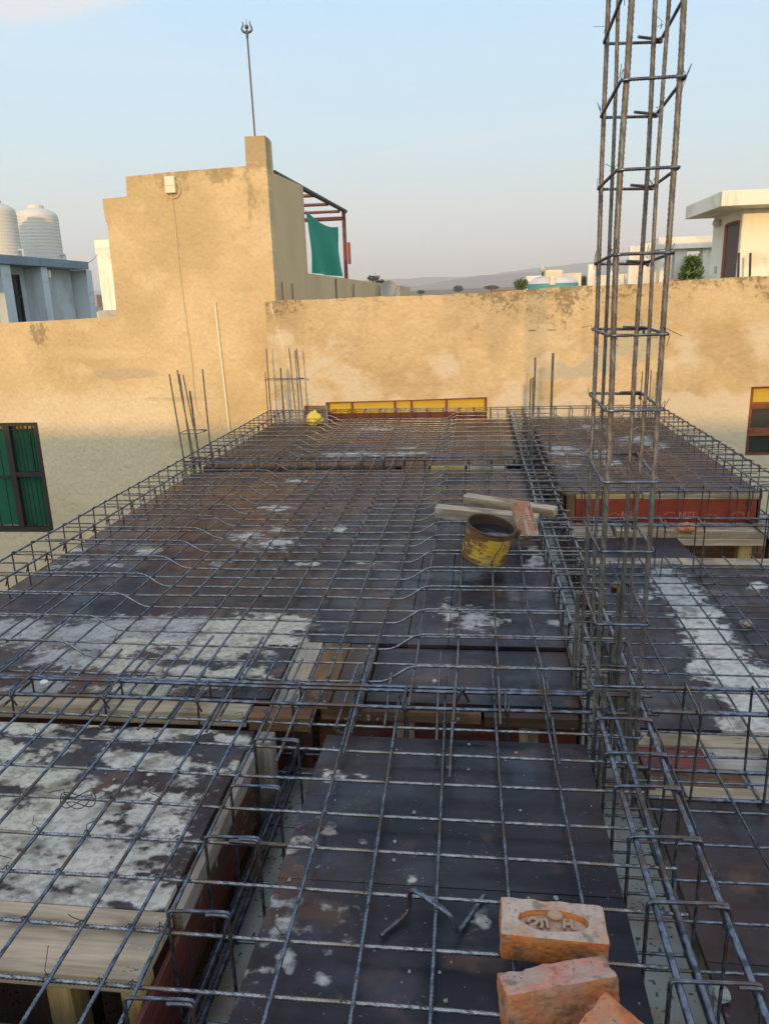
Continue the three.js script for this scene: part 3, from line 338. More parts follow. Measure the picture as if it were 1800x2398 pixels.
  const gT = wallTex(-32, -10, -1, 3.6, 40, (z, y) => { const n = fbm(z * 1.4, y * 1.2, 4), st = fbm(z * 2.2 + 4, y * .35, 4); return mix(mix([.52, .385, .20], [.66, .505, .285], n), [.42, .325, .20], sst(.56, .80, st) * .35); });
  const P = (u, v) => { const p = onX(u, v, xr); return new THREE.Vector2(p.z, p.y); }; const a = P(630, 392), b = P(704.6, 433), c = P(721, 640), d = P(960, 673);
  const sp = new THREE.Shape([new THREE.Vector2(d.x, FLOOR), d, c, new THREE.Vector2(c.x + .02, b.y), new THREE.Vector2(TZ - .225, b.y - .07), new THREE.Vector2(TZ - .225, FLOOR)].reverse());
  const gs = new THREE.ExtrudeGeometry(sp, { depth: .2, bevelEnabled: false }); { const p = gs.attributes.position, uv = gs.attributes.uv; for (let i = 0; i < p.count; i++) uv.setXY(i, (p.getX(i) + 32) / 22, (p.getY(i) + 1) / 4.6); } gs.rotateY(-Math.PI / 2); gs.translate(xr, 0, 0);
  part('side_wall', gs, M({ map: gT.map, roughness: .95 }), t);
  part('pillar', box(q[q.length - 4].x + .004, xr - .002, 2.2, q[q.length - 3].y - .006, TZ - .34, TZ - .222, 'y', .006), M({ map: T.map, roughness: .95 }), t);
  part('roof_slab', box(q[10].x + .1, xr - .22, 2.6, 2.75, -12.3, TZ - .24, 'x', .01), mConc, t);
  for (const [u, v0, v1, m] of [[786, 653, 696, .012], [888, 668, 696, .012], [660, 660, 700, .008], [684, 664, 702, .008], [828, 664, 694, .008], [825, 672, 694, .006]]) { const p = onX(u, v0, xr + .03), r = onX(u, v1, xr + .03); part('wall_rod', bar([v3(xr + .03, r.y - .3, p.z), v3(xr + .03, p.y, p.z)], m, 5), m > .01 ? M({ color: L(.05, .05, .05) }) : M({ color: L(.16, .03, .025) }), t); }
  // left window: dark steel frame, bars, green shade net
  const w = thing('barred_window', 'dark steel barred window hung with green shade net', 'window'); const st = M({ color: L(.035, .028, .024), roughness: .55, metalness: .2 }); const z1 = TZ - .03;
  const mid = onZ(28, 1100, TZ).x, e = .055; part('frame', mergeGeometries([box(hx0, hx1, hy1 - e, hy1 - .001, z1 - .07, z1), box(hx0, hx1, hy0 + .001, hy0 + e * 1.4, z1 - .07, z1), box(hx1 - e * 1.5, hx1 - .001, hy0 + e * 1.4, hy1 - e, z1 - .07, z1)]), st, w);
  part('mullion', box(mid - .05, mid + .04, hy0 + e * 1.4, hy1 - e, z1 - .07, z1 + .006), st, w); const ty = onZ(60, 1112, TZ).y; part('transom', box(mid + .04, hx1 - e * 1.5, ty - .04, ty + .03, z1 - .065, z1), st, w); part('transom', box(hx0 + .01, mid - .05, ty - .06, ty - .03, z1 - .065, z1 - .02), st, w);
  for (let k = 0; k < 5; k++) { const x = mid + .04 + (hx1 - e * 1.5 - mid - .04) * [.14, .3, .46, .66, .84][k]; part('grille_bar', bar([v3(x, hy0 + .05, z1 - .05), v3(x, hy1 - .04, z1 - .05)], .008, 6), st, w); } for (let k = 0; k < 4; k++) { const x = hx0 + .1 + k * .17; part('grille_bar', bar([v3(x, hy0 + .05, z1 - .05), v3(x, hy1 - .04, z1 - .05)], .008, 6), st, w); }
  part('top_bar', bar([v3(hx0, hy1 - .11, z1 - .04), v3(hx1 - .06, hy1 - .11, z1 - .04)], .009, 6), st, w);
  const net = new THREE.PlaneGeometry(hx1 - hx0 - .12, hy1 - hy0 - .2, 60, 40); { const p = net.attributes.position; for (let i = 0; i < p.count; i++) { const x = p.getX(i), y = p.getY(i); p.setZ(i, .03 * Math.sin(x * 9 + y * .8) + .02 * fbm(x * 6, y * 2)); if (x > (hx1 - hx0) / 2 - .2) p.setX(i, x - .05 * (1 + Math.sin(y * 3.4)) * .7); } net.computeVertexNormals(); net.translate((hx0 + hx1) / 2 - .02, (hy0 + hy1) / 2 - .02, z1 - .13); }
  part('shade_net', net, M({ map: tex(128, 128, (u, v) => mix([.004, .10, .045], [.012, .17, .085], tfbm(u * 4, v * 4, 4, 3) + (((u * 128 | 0) % 3) ? 0 : -.3))), roughness: .8, side: THREE.DoubleSide }), w); part('back_panel', box(hx0 + .01, hx1 - .01, hy0 + .01, hy1 - .01, TZ - .215, TZ - .205, 'x', 0), M({ color: L(.45, .38, .26) }), w);
  // flood lamp box with its cable loop, conduit pipe, trident
  const f = thing('junction_box', 'white plastic box with a looped cable high on the ochre tower', 'junction box', [0, 0, 0]); const wp = M({ color: L(.74, .70, .52), roughness: .5 }); const bc = onZ(402, 434, TZ);
  part('housing', box(bc.x - .068, bc.x + .068, bc.y - .10, bc.y + .10, TZ + .004, TZ + .07, 'y', .012), wp, f); part('cover_seam', box(bc.x - .066, bc.x + .066, bc.y - .012, bc.y - .008, TZ + .0705, TZ + .073, 'x', .001), M({ color: L(.4, .38, .3) }), f);
  const lp = []; for (let k = 0; k <= 40; k++) { const a2 = -.2 * Math.PI + k / 40 * Math.PI * 1.75 + Math.PI * .5 + Math.PI * .4; lp.push(v3(bc.x + .012 + Math.cos(a2) * .105, bc.y - .05 + Math.sin(a2) * .105, TZ + .014)); } const wc = M({ color: L(.62, .52, .34), roughness: .6 }); part('cable_loop', bar(lp, .008, 6), wc, f);
  const cb = [[402, 452], [406, 490], [412, 542], [416, 590], [421, 642], [430, 705], [438.6, 768], [446, 820], [451, 869], [454, 915], [458, 950], [470, 978]].map(([u, v]) => { const p = onZ(u, v, TZ + .012); return p; }); solo('wall_cable', bar(cb, .0065, 6), wc, 'thin cream cable running down the tower from the box', 'cable');
  const c0 = onZ(503, 709, TZ + .02), c1 = onZ(537.5, 1020, TZ + .02), c2 = c1.clone().sub(c0).multiplyScalar(1.6).add(c0); const cp = thing('conduit_pipe', 'white plastic conduit pipe standing against the ochre tower wall', 'pipe'); part('pipe', bar([c0, c0.clone().lerp(c2, .5).add(v3(.006, 0, 0)), c2], .014, 10), M({ color: L(.78, .72, .55), roughness: .45 }), cp); part('pipe_cap', bar([c0.clone().add(v3(0, .012, 0)), c0.clone().add(v3(0, -.03, 0))], .017, 10), M({ color: L(.7, .64, .48), roughness: .45 }), cp);
  const tr = thing('trident', 'thin iron trident on a pole on top of the tower pillar', 'trident', [0, 0, 0]); const tz = TZ - .1, iron = M({ color: L(.10, .085, .085), metalness: .5, roughness: .5 }); const Q = (x, y) => onZ(530 + x * .14458, 20 + y * .14458, tz);
  const foot = Q(462, 2050), neck = Q(336, 400); part('pole', bar([foot.clone().add(v3(.008, -.12, 0)), foot, neck], .011, 8), iron, tr); part('collar', bar([Q(340, 480), Q(336, 395)], .016, 8), iron, tr);
  const taper = (pts, r0, r1) => { const c3 = new THREE.CatmullRomCurve3(pts), P2 = c3.getPoints(28); const g2 = bar(P2, 1, 7); const p = g2.attributes.position, nn = P2.length; for (let i = 0; i < p.count; i++) { const k = i < nn * 8 ? Math.floor(i / 8) : (i === nn * 8 ? 0 : nn - 1), cpt = P2[k], rr = r0 + (r1 - r0) * k / (nn - 1); p.setXYZ(i, cpt.x + (p.getX(i) - cpt.x) * rr, cpt.y + (p.getY(i) - cpt.y) * rr, cpt.z + (p.getZ(i) - cpt.z) * rr); } return g2; };
  part('prong', taper([Q(333, 388), Q(290, 382), Q(258, 355), Q(250, 325), Q(268, 270), Q(266, 235), Q(252, 212)], .017, .004), iron, tr); part('prong', taper([Q(333, 388), Q(378, 380), Q(408, 350), Q(412, 318), Q(388, 262), Q(378, 228), Q(388, 198)], .017, .004), iron, tr);
  part('spearhead', taper([Q(334, 395), Q(333, 330), Q(329, 298), Q(327, 265), Q(322, 150)], .013, .002), iron, tr); part('spear_boss', new THREE.SphereGeometry(.026, 12, 8).translate(Q(329, 298).x, Q(329, 298).y, tz), iron, tr);
  // pergola frame and green cloth on the terrace behind
  const pg = thing('pergola_frame', 'red steel pergola frame behind the tower', 'pergola'); const red = M({ color: L(.15, .04, .034), roughness: .6 }), dk = M({ color: L(.06, .05, .045), roughness: .7 }); const X = xr - .1; const pz = onX(804, 492, X);
  part('top_beam', bar([v3(X, b.y + .0, -11.0), v3(X, pz.y + .0, pz.z - .25)], .045, 6), dk, pg); part('post', bar([v3(X, 1.2, pz.z), v3(X, pz.y - .03, pz.z)], .04, 6), red, pg); part('post', bar([v3(X - 1.7, 1.2, pz.z), v3(X - 1.7, pz.y - .03, pz.z)], .04, 6), red, pg);
  for (const u of [735, 768, 795]) { const r = onX(u, 470, X); const zz = onX(u, 433 + (u - 704) * .55, X).z; part('purlin', bar([v3(X, pz.y - .07, zz), v3(X - 1.7, pz.y - .07, zz)], .028, 6), red, pg); } part('end_beam', bar([v3(X, pz.y - .16, pz.z), v3(X - 1.7, pz.y - .16, pz.z)], .04, 6), red, pg); part('back_beam', bar([v3(X - 1.7, pz.y - .07, -12.5), v3(X - 1.7, pz.y - .07, pz.z - .2)], .04, 6), red, pg);
  part('cloth_tie', box(X + .03, X + .07, pz.y - 1.05, pz.y - .62, pz.z - .3, pz.z - .1, 'y'), M({ color: L(.5, .16, .06) }), pg);
  const PC = [[711, 492], [725, 503], [745, 513], [770, 525], [788, 531], [789, 540], [792, 580], [797, 648], [765, 645], [728, 640], [724, 590], [716, 556]].map(([u, v]) => { const p = onX(u, v, X + .03); return new THREE.Vector2(p.z, p.y); });
  const cg0 = new THREE.ShapeGeometry(new THREE.Shape(PC)); let cg = new THREE.PlaneGeometry(1, 1, 40, 30); { const p = cg.attributes.position; const Lf = (v) => v > .5 ? 0 : 0; for (let i = 0; i < p.count; i++) { const u = p.getX(i) + .5, v = p.getY(i) + .5; const yT = PC[0].y + (PC[4].y - PC[0].y) * u - .35 * u * (1 - u), yB2 = PC[9].y + (PC[7].y - PC[9].y) * u; const zL = PC[0].x + (PC[9].x - PC[0].x) * (1 - v), zR = PC[4].x + (PC[7].x - PC[4].x) * (1 - v); p.setXYZ(i, X + .04 + .05 * Math.sin(u * 9 + v * 2) * (1 - v) + .03 * fbm(u * 6, v * 2), yB2 + (yT - yB2) * v, zL + (zR - zL) * u); } cg.computeVertexNormals(); }
  solo('shade_cloth', cg, M({ color: L(.004, .26, .17), roughness: .85, side: THREE.DoubleSide }), 'green cloth hanging from the red pergola frame', 'cloth');
  // bare shrub and a dish behind the parapet
  const shb = thing('bare_shrub', 'sparse shrub with few leaves behind the grey parapet', 'shrub'); const sb = onX(888, 664, xr - .5), rs = rng(11), tw = [], lf = []; const grow = (p, d, l, r, n) => { const e2 = p.clone().addScaledVector(d, l); tw.push(bar([p, p.clone().lerp(e2, .5).add(v3(0, jit(.03), jit(.04))), e2], r, 4)); if (n) for (let k = 0; k < 2 + (rs() > .5); k++) grow(e2, d.clone().add(v3((rs() - .5) * 1.2, rs() * .3, (rs() - .5) * 1.7)).normalize(), l * .72, r * .65, n - 1); else for (let k = 0; k < 4; k++) { const q2 = new THREE.PlaneGeometry(.028, .10); q2.rotateZ(rs() * 6); q2.rotateY(rs() * 6); q2.translate(e2.x + (rs() - .5) * .12, e2.y + (rs() - .5) * .12, e2.z + (rs() - .5) * .12); lf.push(q2); } };
  for (let k = 0; k < 7; k++) grow(v3(sb.x, sb.y - .55, sb.z + (k - 3) * .05), v3((rs() - .5) * .5, .75, (k - 3) * .33).normalize(), .34 + rs() * .12, .014, 2); part('branches', mergeGeometries(tw), M({ color: L(.07, .05, .035) }), shb); part('leaves', mergeGeometries(lf), M({ color: L(.05, .055, .03), side: THREE.DoubleSide }), shb);
  const ds = thing('satellite_dish', 'pale dish antenna leaning on the grey parapet', 'dish antenna'); const dp = onX(912, 682, xr + .35); const pr = []; for (let k = 0; k <= 10; k++) pr.push(new THREE.Vector2(k / 10 * .27, .08 * (k / 10) ** 2)); const dg = new THREE.LatheGeometry(pr, 28); dg.rotateX(1.1); dg.rotateY(.6); dg.translate(dp.x, dp.y, dp.z); part('dish', dg, M({ color: L(.30, .28, .25), side: THREE.DoubleSide, roughness: .8 }), ds); part('feed_arm', bar([dp.clone().add(v3(0, -.35, .1)), dp.clone().add(v3(.25, .12, .4))], .018, 5), M({ color: L(.3, .3, .3) }), ds); part('stand', bar([dp.clone().add(v3(-.05, -1.4, -.05)), dp.clone().add(v3(-.02, 0, -.02))], .03, 6), M({ color: L(.2, .2, .2) }), ds); }

// ------------------------------------------------------------------ houses beyond
const grime = tex(512, 512, (u, v) => { const n = tfbm(u * 5, v * 5, 5, 5), s = tfbm(u * 24, v * 3, 24, 3); return mix([1, 1, 1], [.62, .58, .52], sst(.5, .75, n) * .45 + sst(.55, .8, s) * .35); }); grime.repeat.set(.3, .3);
const paint = (r, g, b) => M({ color: L(r, g, b), map: grime, roughness: .9, bumpMap: concB, bumpScale: .004 });
const depth = p => -(AX[2] * p.x + AU[2] * (p.y - EYE) + AB[2] * p.z) * -1;
{ const X = -9, blue = paint(.22, .29, .35), wall = paint(.56, .63, .66), t = thing('blue_grey_house', 'blue-grey flat-roofed house with recessed bays carrying the water tanks', 'house');
  const a = onX(-60, 598, X), b = onX(207, 613, X), yT = b.y, yB = onX(207, 631, X).y, z0 = b.z, z1 = a.z + 3; part('roof_slab', box(X - 4, X, yB, yT, z0, z1, 'z', .01), blue, t);
  const zf = u => onX(u, 680, X - .12).z; const W = X - .45; part('wall', box(W - .2, W, FLOOR, yB - .004, z0 + .05, z1, 'z', 0), wall, t); part('end_wall', box(X - 4, X - .08, FLOOR, yB - .004, zf(212) - .1, zf(204), 'x', .005), wall, t);
  for (const [u0, u1] of [[96, 112], [2, 26]]) part('fin', box(W, X - .06, FLOOR, yB - .004, zf(u1), zf(u0) - .02, 'x', .005), wall, t);
  const wz0 = zf(72), wz1 = zf(24); const win = part('window', box(W + .002, W + .05, .6, yB - .16, wz0 - .1, wz1, 'z', .004), M({ color: L(.018, .018, .018), roughness: .3 }), t); for (const f of [.02, .3, .62, .98]) part('grille', box(W + .05, W + .075, .6, yB - .16, wz0 - .1 + (wz1 - wz0 + .1) * f - .025, wz0 - .1 + (wz1 - wz0 + .1) * f + .025, 'y', .003), M({ color: L(.02, .025, .025) }), win); part('grille', box(W + .05, W + .08, yB - .62, yB - .56, wz0 - .1, wz1, 'z', .003), M({ color: L(.02, .025, .025) }), win);
  part('wall_lamp', box(X - .1, X - .04, yB - .22, yB - .06, zf(117), zf(115.5), 'y', .005), M({ color: L(.8, .8, .75) }), t); part('hook', bar([v3(W, yB - .5, zf(126)), v3(W + .2, yB - .46, zf(126)), v3(W + .2, yB - .56, zf(126))], .02, 5), M({ color: L(.05, .05, .05) }), t);
  const tank = (u, vb, xx, lab) => { const p = onX(u, vb, xx); p.y = yT; const D = Math.hypot(p.x, p.z), r = 42 / F * D * .985, h = 2.15 * r * 1.05; const pr = [[0, 0], [r, 0]]; for (let k = 0; k <= 44; k++) { const y = .04 + k / 44 * (h - .12); pr.push([r * (1 - .015 * k / 44) + .010 * r * Math.sin(k / 44 * Math.PI * 26), y]); } pr.push([r * .93, h], [r * .62, h + r * .18], [r * .40, h + r * .24], [r * .40, h + r * .36], [r * .36, h + r * .40], [0, h + r * .42]);
    const tk = thing('water_tank', lab, 'water tank', [p.x, p.y, p.z], 'roof water tanks'); const mt = M({ color: L(.62, .58, .50), roughness: .5 }); part('body', toCreasedNormals(new THREE.LatheGeometry(pr.map(q => new THREE.Vector2(...q)), 40), .9), mt, tk); part('outlet', bar([v3(r * .9, .15, 0), v3(r * 1.2, .15, 0), v3(r * 1.2, -.0, 0)], .03, 6), M({ color: L(.5, .5, .48) }), tk); };
  tank(100, 606, X - .9, 'white ribbed water tank nearer the cream building'); tank(2, 600, X - .75, 'white ribbed water tank farther from the cream house, sunlit cream on one side'); }
{ const Z = -32, c = paint(.86, .84, .70), t = thing('cream_house', 'tall sunlit cream house showing between the blue-grey house and the tower', 'house'); const a = onZ(226, 592, Z), b = onZ(330, 592, Z), yb = onZ(226, 727, Z).y; part('wall', box(a.x, b.x, yb, a.y, Z - 6, Z, 'x', 0), c, t); part('parapet_post', box(a.x - .05, a.x + .75, a.y + .003, a.y + .5, Z - .6, Z - .02, 'y', .01), c, t); part('roof_rail', bar([v3(a.x + .7, a.y + .42, Z - .3), v3(b.x, a.y + .36, Z - .3)], .06, 5), M({ color: L(.12, .12, .12) }), t); part('base_wall', box(a.x - .1, b.x, FLOOR - .3, yb - .004, Z - 6, Z + .3, 'x', 0), paint(.46, .43, .38), t);
  for (const [u, v, w, h, col, z] of [[214, 726, 22, 16, [.5, .44, .38], -60], [222, 706, 12, 30, [.42, .3, .22], -75], [216, 738, 40, 14, [.6, .55, .5], -45]]) { const q = onZ(u, v, z), s = -z / F; solo('distant_house', box(q.x - w * s / 2, q.x + w * s / 2, FLOOR - .3, q.y + h * s / 2, z - 4, z, 'x', 0), paint(...col), ['pale distant house just above the low parapet', 'brownish distant house with a thin outline by the cream house', 'low grey-white distant roof beside the blue-grey house'][[214, 222, 216].indexOf(u)], 'house'); }
  const k0 = onZ(147, 606, -19), k1 = onZ(230, 595, -31); const cat = []; for (let k = 0; k <= 10; k++) { const p = k0.clone().lerp(k1, k / 10); p.y -= .25 * Math.sin(k / 10 * Math.PI); cat.push(p); } solo('overhead_wire', bar(cat, .012, 4), mWire, 'thin wire strung from the water tank to the cream house', 'wire'); }
{ const Z = -22, cr = paint(.86, .82, .66), gr = cr, t = thing('cream_roof_house', 'cream house with overhanging flat roof and dark door', 'house');
  const c = onZ(1735, 560, Z), X = c.x, zb = onX(1667, 580, X).z, yT = onZ(1735, 486, Z).y; const zr = Z + .9, rc = onZ(1689, 465, zr), XR = rc.x, yr1 = onZ(1689, 447, zr).y, yr0 = onZ(1689, 483, zr).y, zrb = onX(1604, 500, XR).z;
  part('wall', box(X, X + 6, FLOOR - .3, yr0 - .004, zb, Z, 'x', .01), cr, t); part('side_coat', box(X - .02, X - .001, FLOOR - .3, yr0 - .004, zb, Z - .005, 'z', 0), gr, t); part('roof_slab', box(XR, X + 7, yr0, yr1, zrb, zr, 'x', .015), paint(.84, .78, .64), t);
  const d0 = onX(1700, 600, X).z, d1 = onX(1727, 600, X).z, dt = onX(1700, 532, X).y; const dr = part('door', box(X - .05, X - .022, .2, dt, d0, d1, 'y', .004), M({ color: L(.035, .012, .010), roughness: .5 }), t); part('frame', box(X - .075, X - .022, .2, dt + .06, d0 - .14, d0 - .01, 'y', .004), M({ color: L(.22, .06, .025) }), dr); part('frame', box(X - .075, X - .022, dt + .004, dt + .08, d0 - .01, d1 + .03, 'z', .004), M({ color: L(.14, .045, .02) }), dr); part('switch_plate', box(X - .05, X - .022, 1.85, 2.05, d0 - .9, d0 - .75, 'y', .005), paint(.55, .5, .45), t); part('wall_lamp', new THREE.SphereGeometry(.12, 10, 8).translate(X - .12, dt + .15, d0 - .75), paint(.75, .7, .6), t);
  for (const u of [1756, 1729]) { const a = onZ(u, 592, Z + .6), e = onZ(u - 2, 655, Z + .6); solo('starter_rod', bar([e, a], .03, 5), M({ color: L(.05, .035, .025) }), u > 1740 ? 'dark rod standing before the cream house wall' : 'dark rod standing by the house door', 'rod'); } }
{ const Z = -30, lit = paint(.78, .73, .65), gr = lit, t = thing('unfinished_frame_house', 'unfinished pale concrete frame with an open bay and a sunlit beam', 'house'); const P = (x, y) => onZ(1460 + x * .2048, 420 + y * .2048, Z);
  const bx = (n, x0, x1, y0, y1, z0, z1, m) => { const a = P(x0, y0), b = P(x1, y1); part(n, box(a.x, b.x, b.y, a.y, Z - z1, Z - z0, 'x', .01), m, t); };
  bx('beam', 380, 1060, 672, 780, -.25, .5, lit); bx('post', 590, 690, 786, 1300, 0, .45, gr); bx('post', 905, 1060, 786, 1300, 0, .45, gr); bx('wall', 125, 245, 745, 1300, 1.0, 1.2, gr); bx('wall', 250, 400, 720, 1300, .3, .6, lit); bx('post', 405, 470, 860, 1300, -.2, .25, lit); bx('lintel', 690, 905, 786, 812, .1, .5, gr); for (const x of [265, 290, 318]) bx('starter_bar', x, x + 8, 700, 722, .4, .44, mRust);
  bx('low_wall', -180, 120, 1080, 1300, 2, 2.3, lit); bx('low_wall', 470, 590, 1150, 1300, -.6, -.4, paint(.5, .22, .12));
  // banana-like bush in the bay
  const bs = thing('garden_bush', 'sunlit green bush in the open bay of the concrete frame', 'bush'), c = onZ(1617, 655, Z + .35), rs = rng(5), lv = []; for (let i = 0; i < 620; i++) { const h = Math.pow(rs(), .8) * 1.6, w = .5 * (1 - h / 2.0) + .1, a = rs() * 6.28, r = w * Math.sqrt(rs()); const q = new THREE.PlaneGeometry(.07, .26); q.rotateX(-.6 - rs()); q.rotateY(rs() * 6.28); q.translate(c.x + Math.cos(a) * r * 1.15, c.y - .8 + h, c.z + Math.sin(a) * r); lv.push(q); } part('leaves', mergeGeometries(lv), new THREE.MeshPhysicalMaterial({ color: L(.24, .30, .05), roughness: .8, side: THREE.DoubleSide }), bs); part('stem', bar([v3(c.x, FLOOR, c.z), v3(c.x, c.y + .6, c.z)], .06, 6), mRust, bs); }
{ const Z = -26, t = thing('dome_tank', 'round white dome tank with a turquoise band above the wall', 'tank'); const P = (x, y, z = Z) => onZ(1180 + x * .1807, 560 + y * .1807, z); const l = P(322, 608), r = P(1000, 580), tp = P(650, 452); const R = (r.x - l.x) / 2, cx = (l.x + r.x) / 2, y0 = (l.y + r.y) / 2 - .25; const H = tp.y - y0; const pr = []; for (let k = 0; k <= 20; k++) { const a = k / 20 * Math.PI / 2; pr.push(new THREE.Vector2(R * Math.cos(a) * 1.0 + .0001, .28 + (H - .28) * Math.sin(a))); } part('dome', new THREE.LatheGeometry(pr, 40).translate(cx, y0, Z - R), paint(.66, .60, .60), t); part('band', new THREE.CylinderGeometry(R * 1.005, R * 1.005, .22, 40, 1).translate(cx, y0 + .2, Z - R), paint(.10, .36, .40), t); part('drum', new THREE.CylinderGeometry(R, R, 3, 40, 1).translate(cx, y0 - 1.42, Z - R), paint(.66, .60, .55), t);
  const la = P(545, 398), lb = P(775, 452); part('hatch', box(la.x, lb.x, lb.y - .3, la.y, Z - R - .5, Z - R + .5, 'x', .03), paint(.74, .62, .44), t); const ha = P(590, 480, Z + .02), hb = P(665, 560, Z + .02); part('inlet', box(ha.x, hb.x, hb.y - .1, ha.y, Z - .35, Z + .05, 'x', .05), paint(.74, .66, .5), t); const pa = P(525, 372); part('finial', new THREE.SphereGeometry(.12, 12, 8).translate(pa.x, pa.y, Z - R), paint(.5, .48, .42), t); part('finial_rod', bar([v3(pa.x, y0 + H * .7, Z - R), v3(pa.x, pa.y, Z - R)], .03, 5), mWire, t);
  const wl = thing('white_house', 'low sunlit white house behind the dome tank', 'house'); const wbx = (n, x0, x1, y0, z, m) => { const a = P(x0, y0, z), b = P(x1, y0, z); part(n, box(a.x, b.x, FLOOR - .3, a.y, z - .4, z, 'x', .01), m, wl); }; const li = paint(.82, .77, .66); wbx('wall', 286, 640, 478, -34, li); wbx('wall', 640, 1000, 448, -34.5, paint(.76, .66, .5)); wbx('tower', 1090, 1180, 328, -36, li); wbx('wall', 1182, 1340, 490, -37, li); wbx('wall', 1340, 1480, 412, -38, li); wbx('wall', 1482, 1640, 452, -39, paint(.7, .58, .42)); wbx('wall', 1640, 1900, 480, -40, li);
  const tree = (lab, u, v, z, w, h, col, sd) => { const c = onZ(u, v, z), rs = rng(sd), lv = []; const o = thing('distant_tree', lab, 'tree', [0, 0, 0]); const n = 900; for (let i = 0; i < n; i++) { const a = rs() * 6.28, b = Math.acos(2 * rs() - 1), r = Math.cbrt(rs()) * (.75 + .5 * rs()); const q = new THREE.PlaneGeometry(w * .07, w * .07); q.rotateX(rs() * 6); q.rotateY(rs() * 6); q.translate(c.x + Math.sin(b) * Math.cos(a) * r * w / 2, c.y + Math.cos(b) * r * h / 2, c.z + Math.sin(b) * Math.sin(a) * r * w / 2); lv.push(q); } part('crown', mergeGeometries(lv), M({ color: L(...col), side: THREE.DoubleSide }), o); part('trunk', bar([v3(c.x, FLOOR - .3, c.z), v3(c.x, c.y, c.z)], w * .04, 5), M({ color: L(.06, .045, .03) }), o); };
  tree('small bright green tree beside the dome tank', 1220, 666, -30, .55, .42, [.10, .15, .03], 21); tree('dark round tree on the dry rise', 1072, 676, -330, 4.2, 2.4, [.07, .065, .04], 22); tree('lone dark bush beside the round tree on the rise', 985, 684, -320, 3, 1.4, [.07, .06, .04], 23); tree('long dark hedge tree on the rise near the dome', 1150, 673, -340, 6, 1.5, [.07, .065, .04], 24); tree('short dark tree behind the white walls', 1366, 662, -60, 1.6, .9, [.05, .055, .03], 25);
  const q = onZ(1185, 683, -60); solo('red_roof_hut', box(q.x - .9, q.x + .9, FLOOR - .3, q.y + .15, -63, -60, 'x', .02), paint(.30, .13, .07), 'low reddish hut on the rise before the hills', 'hut'); }
// ------------------------------------------------------------------ slab reinforcement
const ties = [];                                                  // binding wire at the crossings
const tieAt = (x, y, z, s = 1) => { const a = R0() * 6.28, r = .011 * s; const p = (t, h) => v3(x + Math.cos(a + t) * r, y + h, z + Math.sin(a + t) * r); ties.push(bar([p(0, .004), v3(x, y + .012, z), p(Math.PI, .003)], .0016 * s, 4)); ties.push(bar([p(1.57, .004), v3(x, y + .012, z), p(4.71, .003)], .0016 * s, 4)); if (R0() > .45) ties.push(bar([v3(x, y + .012, z), v3(x + jit(.012), y + .02 + R0() * .012, z + jit(.012)), v3(x + jit(.04), y + .02 + R0() * .03, z + jit(.04))], .0011 * s, 4)); };
function flushTies(parent) { if (!ties.length) return; const m = part('binding_wire', mergeGeometries(ties.splice(0)), mWire, parent); m.userData.kind = 'stuff'; }
const RB = .0045;
// main and far mat: every cross bar is cranked up at one end, left and right in turn
const matMain = thing('rebar_mat', 'wide steel bar mat with cranked bars over the main deck', 'rebar');
const zx = []; for (let k = 0; k < 16; k++) zx.push(.25 - .1655 * k + jit(.008) + (k === 0 ? 0 : 0));
{ const t = matMain;
  zx.forEach((x, k) => { const z0 = -2.24 - R0() * .12; const low = wavy(v3(x, .0405, z0), v3(x + jit(.02), .0405, -9.28), .4, .013); if (k < 4) low.forEach(p => { p.y += .048; p.x = p.x * .9625; }); if (k >= 14) low.forEach(p => { p.y += .048; }); const near = low.filter(p => p.z > -4.6), far = low.filter(p => p.z <= -4.2); part('long_bar', bar(near, RB, 7, .010), mBar, t); part('long_bar', bar(far, RB, 5), mBar, t); });
  for (let k = 0; k < 49; k++) { const z = -2.64 - .1378 * k + jit(.008); if (z < -9.26) break; const zz = z + jit(.02); let pts; if (Math.abs(z + 6.58) < .1) continue;
    if (k % 2 === 0) pts = [v3(-2.6, .03, zz), ...wavy(v3(-2.2, .03, z), v3(-.75, .03, z), .5, .012), v3(-.345, .029, z), v3(-.245, .10, z), v3(.1, .10, z), v3(.62 + jit(.05), .10, z + jit(.01))];
    else pts = [v3(-2.62 + jit(.03), .10, zz), v3(-2.1, .102, z), v3(-1.73 + jit(.015), .10, z), v3(-1.625 + jit(.015), .03, z), ...wavy(v3(-1.3, .03, z), v3(.05, .03, z), .5, .006), v3(.60 + jit(.05), .03, z)];
    const g = bar(bend(pts, .035), RB, z > -4.6 ? 7 : 5, z > -4.6 ? .010 : 0); part(k % 2 ? 'left_cranked_bar' : 'right_cranked_bar', g, mDust, t);
    for (const x of zx) { if (z < -6.2 || R0() < .12) continue; const up = k % 2 === 0 ? x > -.25 : x < -1.73; tieAt(x, up ? .088 : .035, z, z > -4 ? 1 : 1.5); } }
  for (const x of [-1.99, -1.84]) part('top_long_bar', bar(wavy(v3(x + .012, .091, -2.7 - R0() * .3), v3(x, .091, -9.2), .4, .008), RB, 5), mBar, t);
  flushTies(t); }
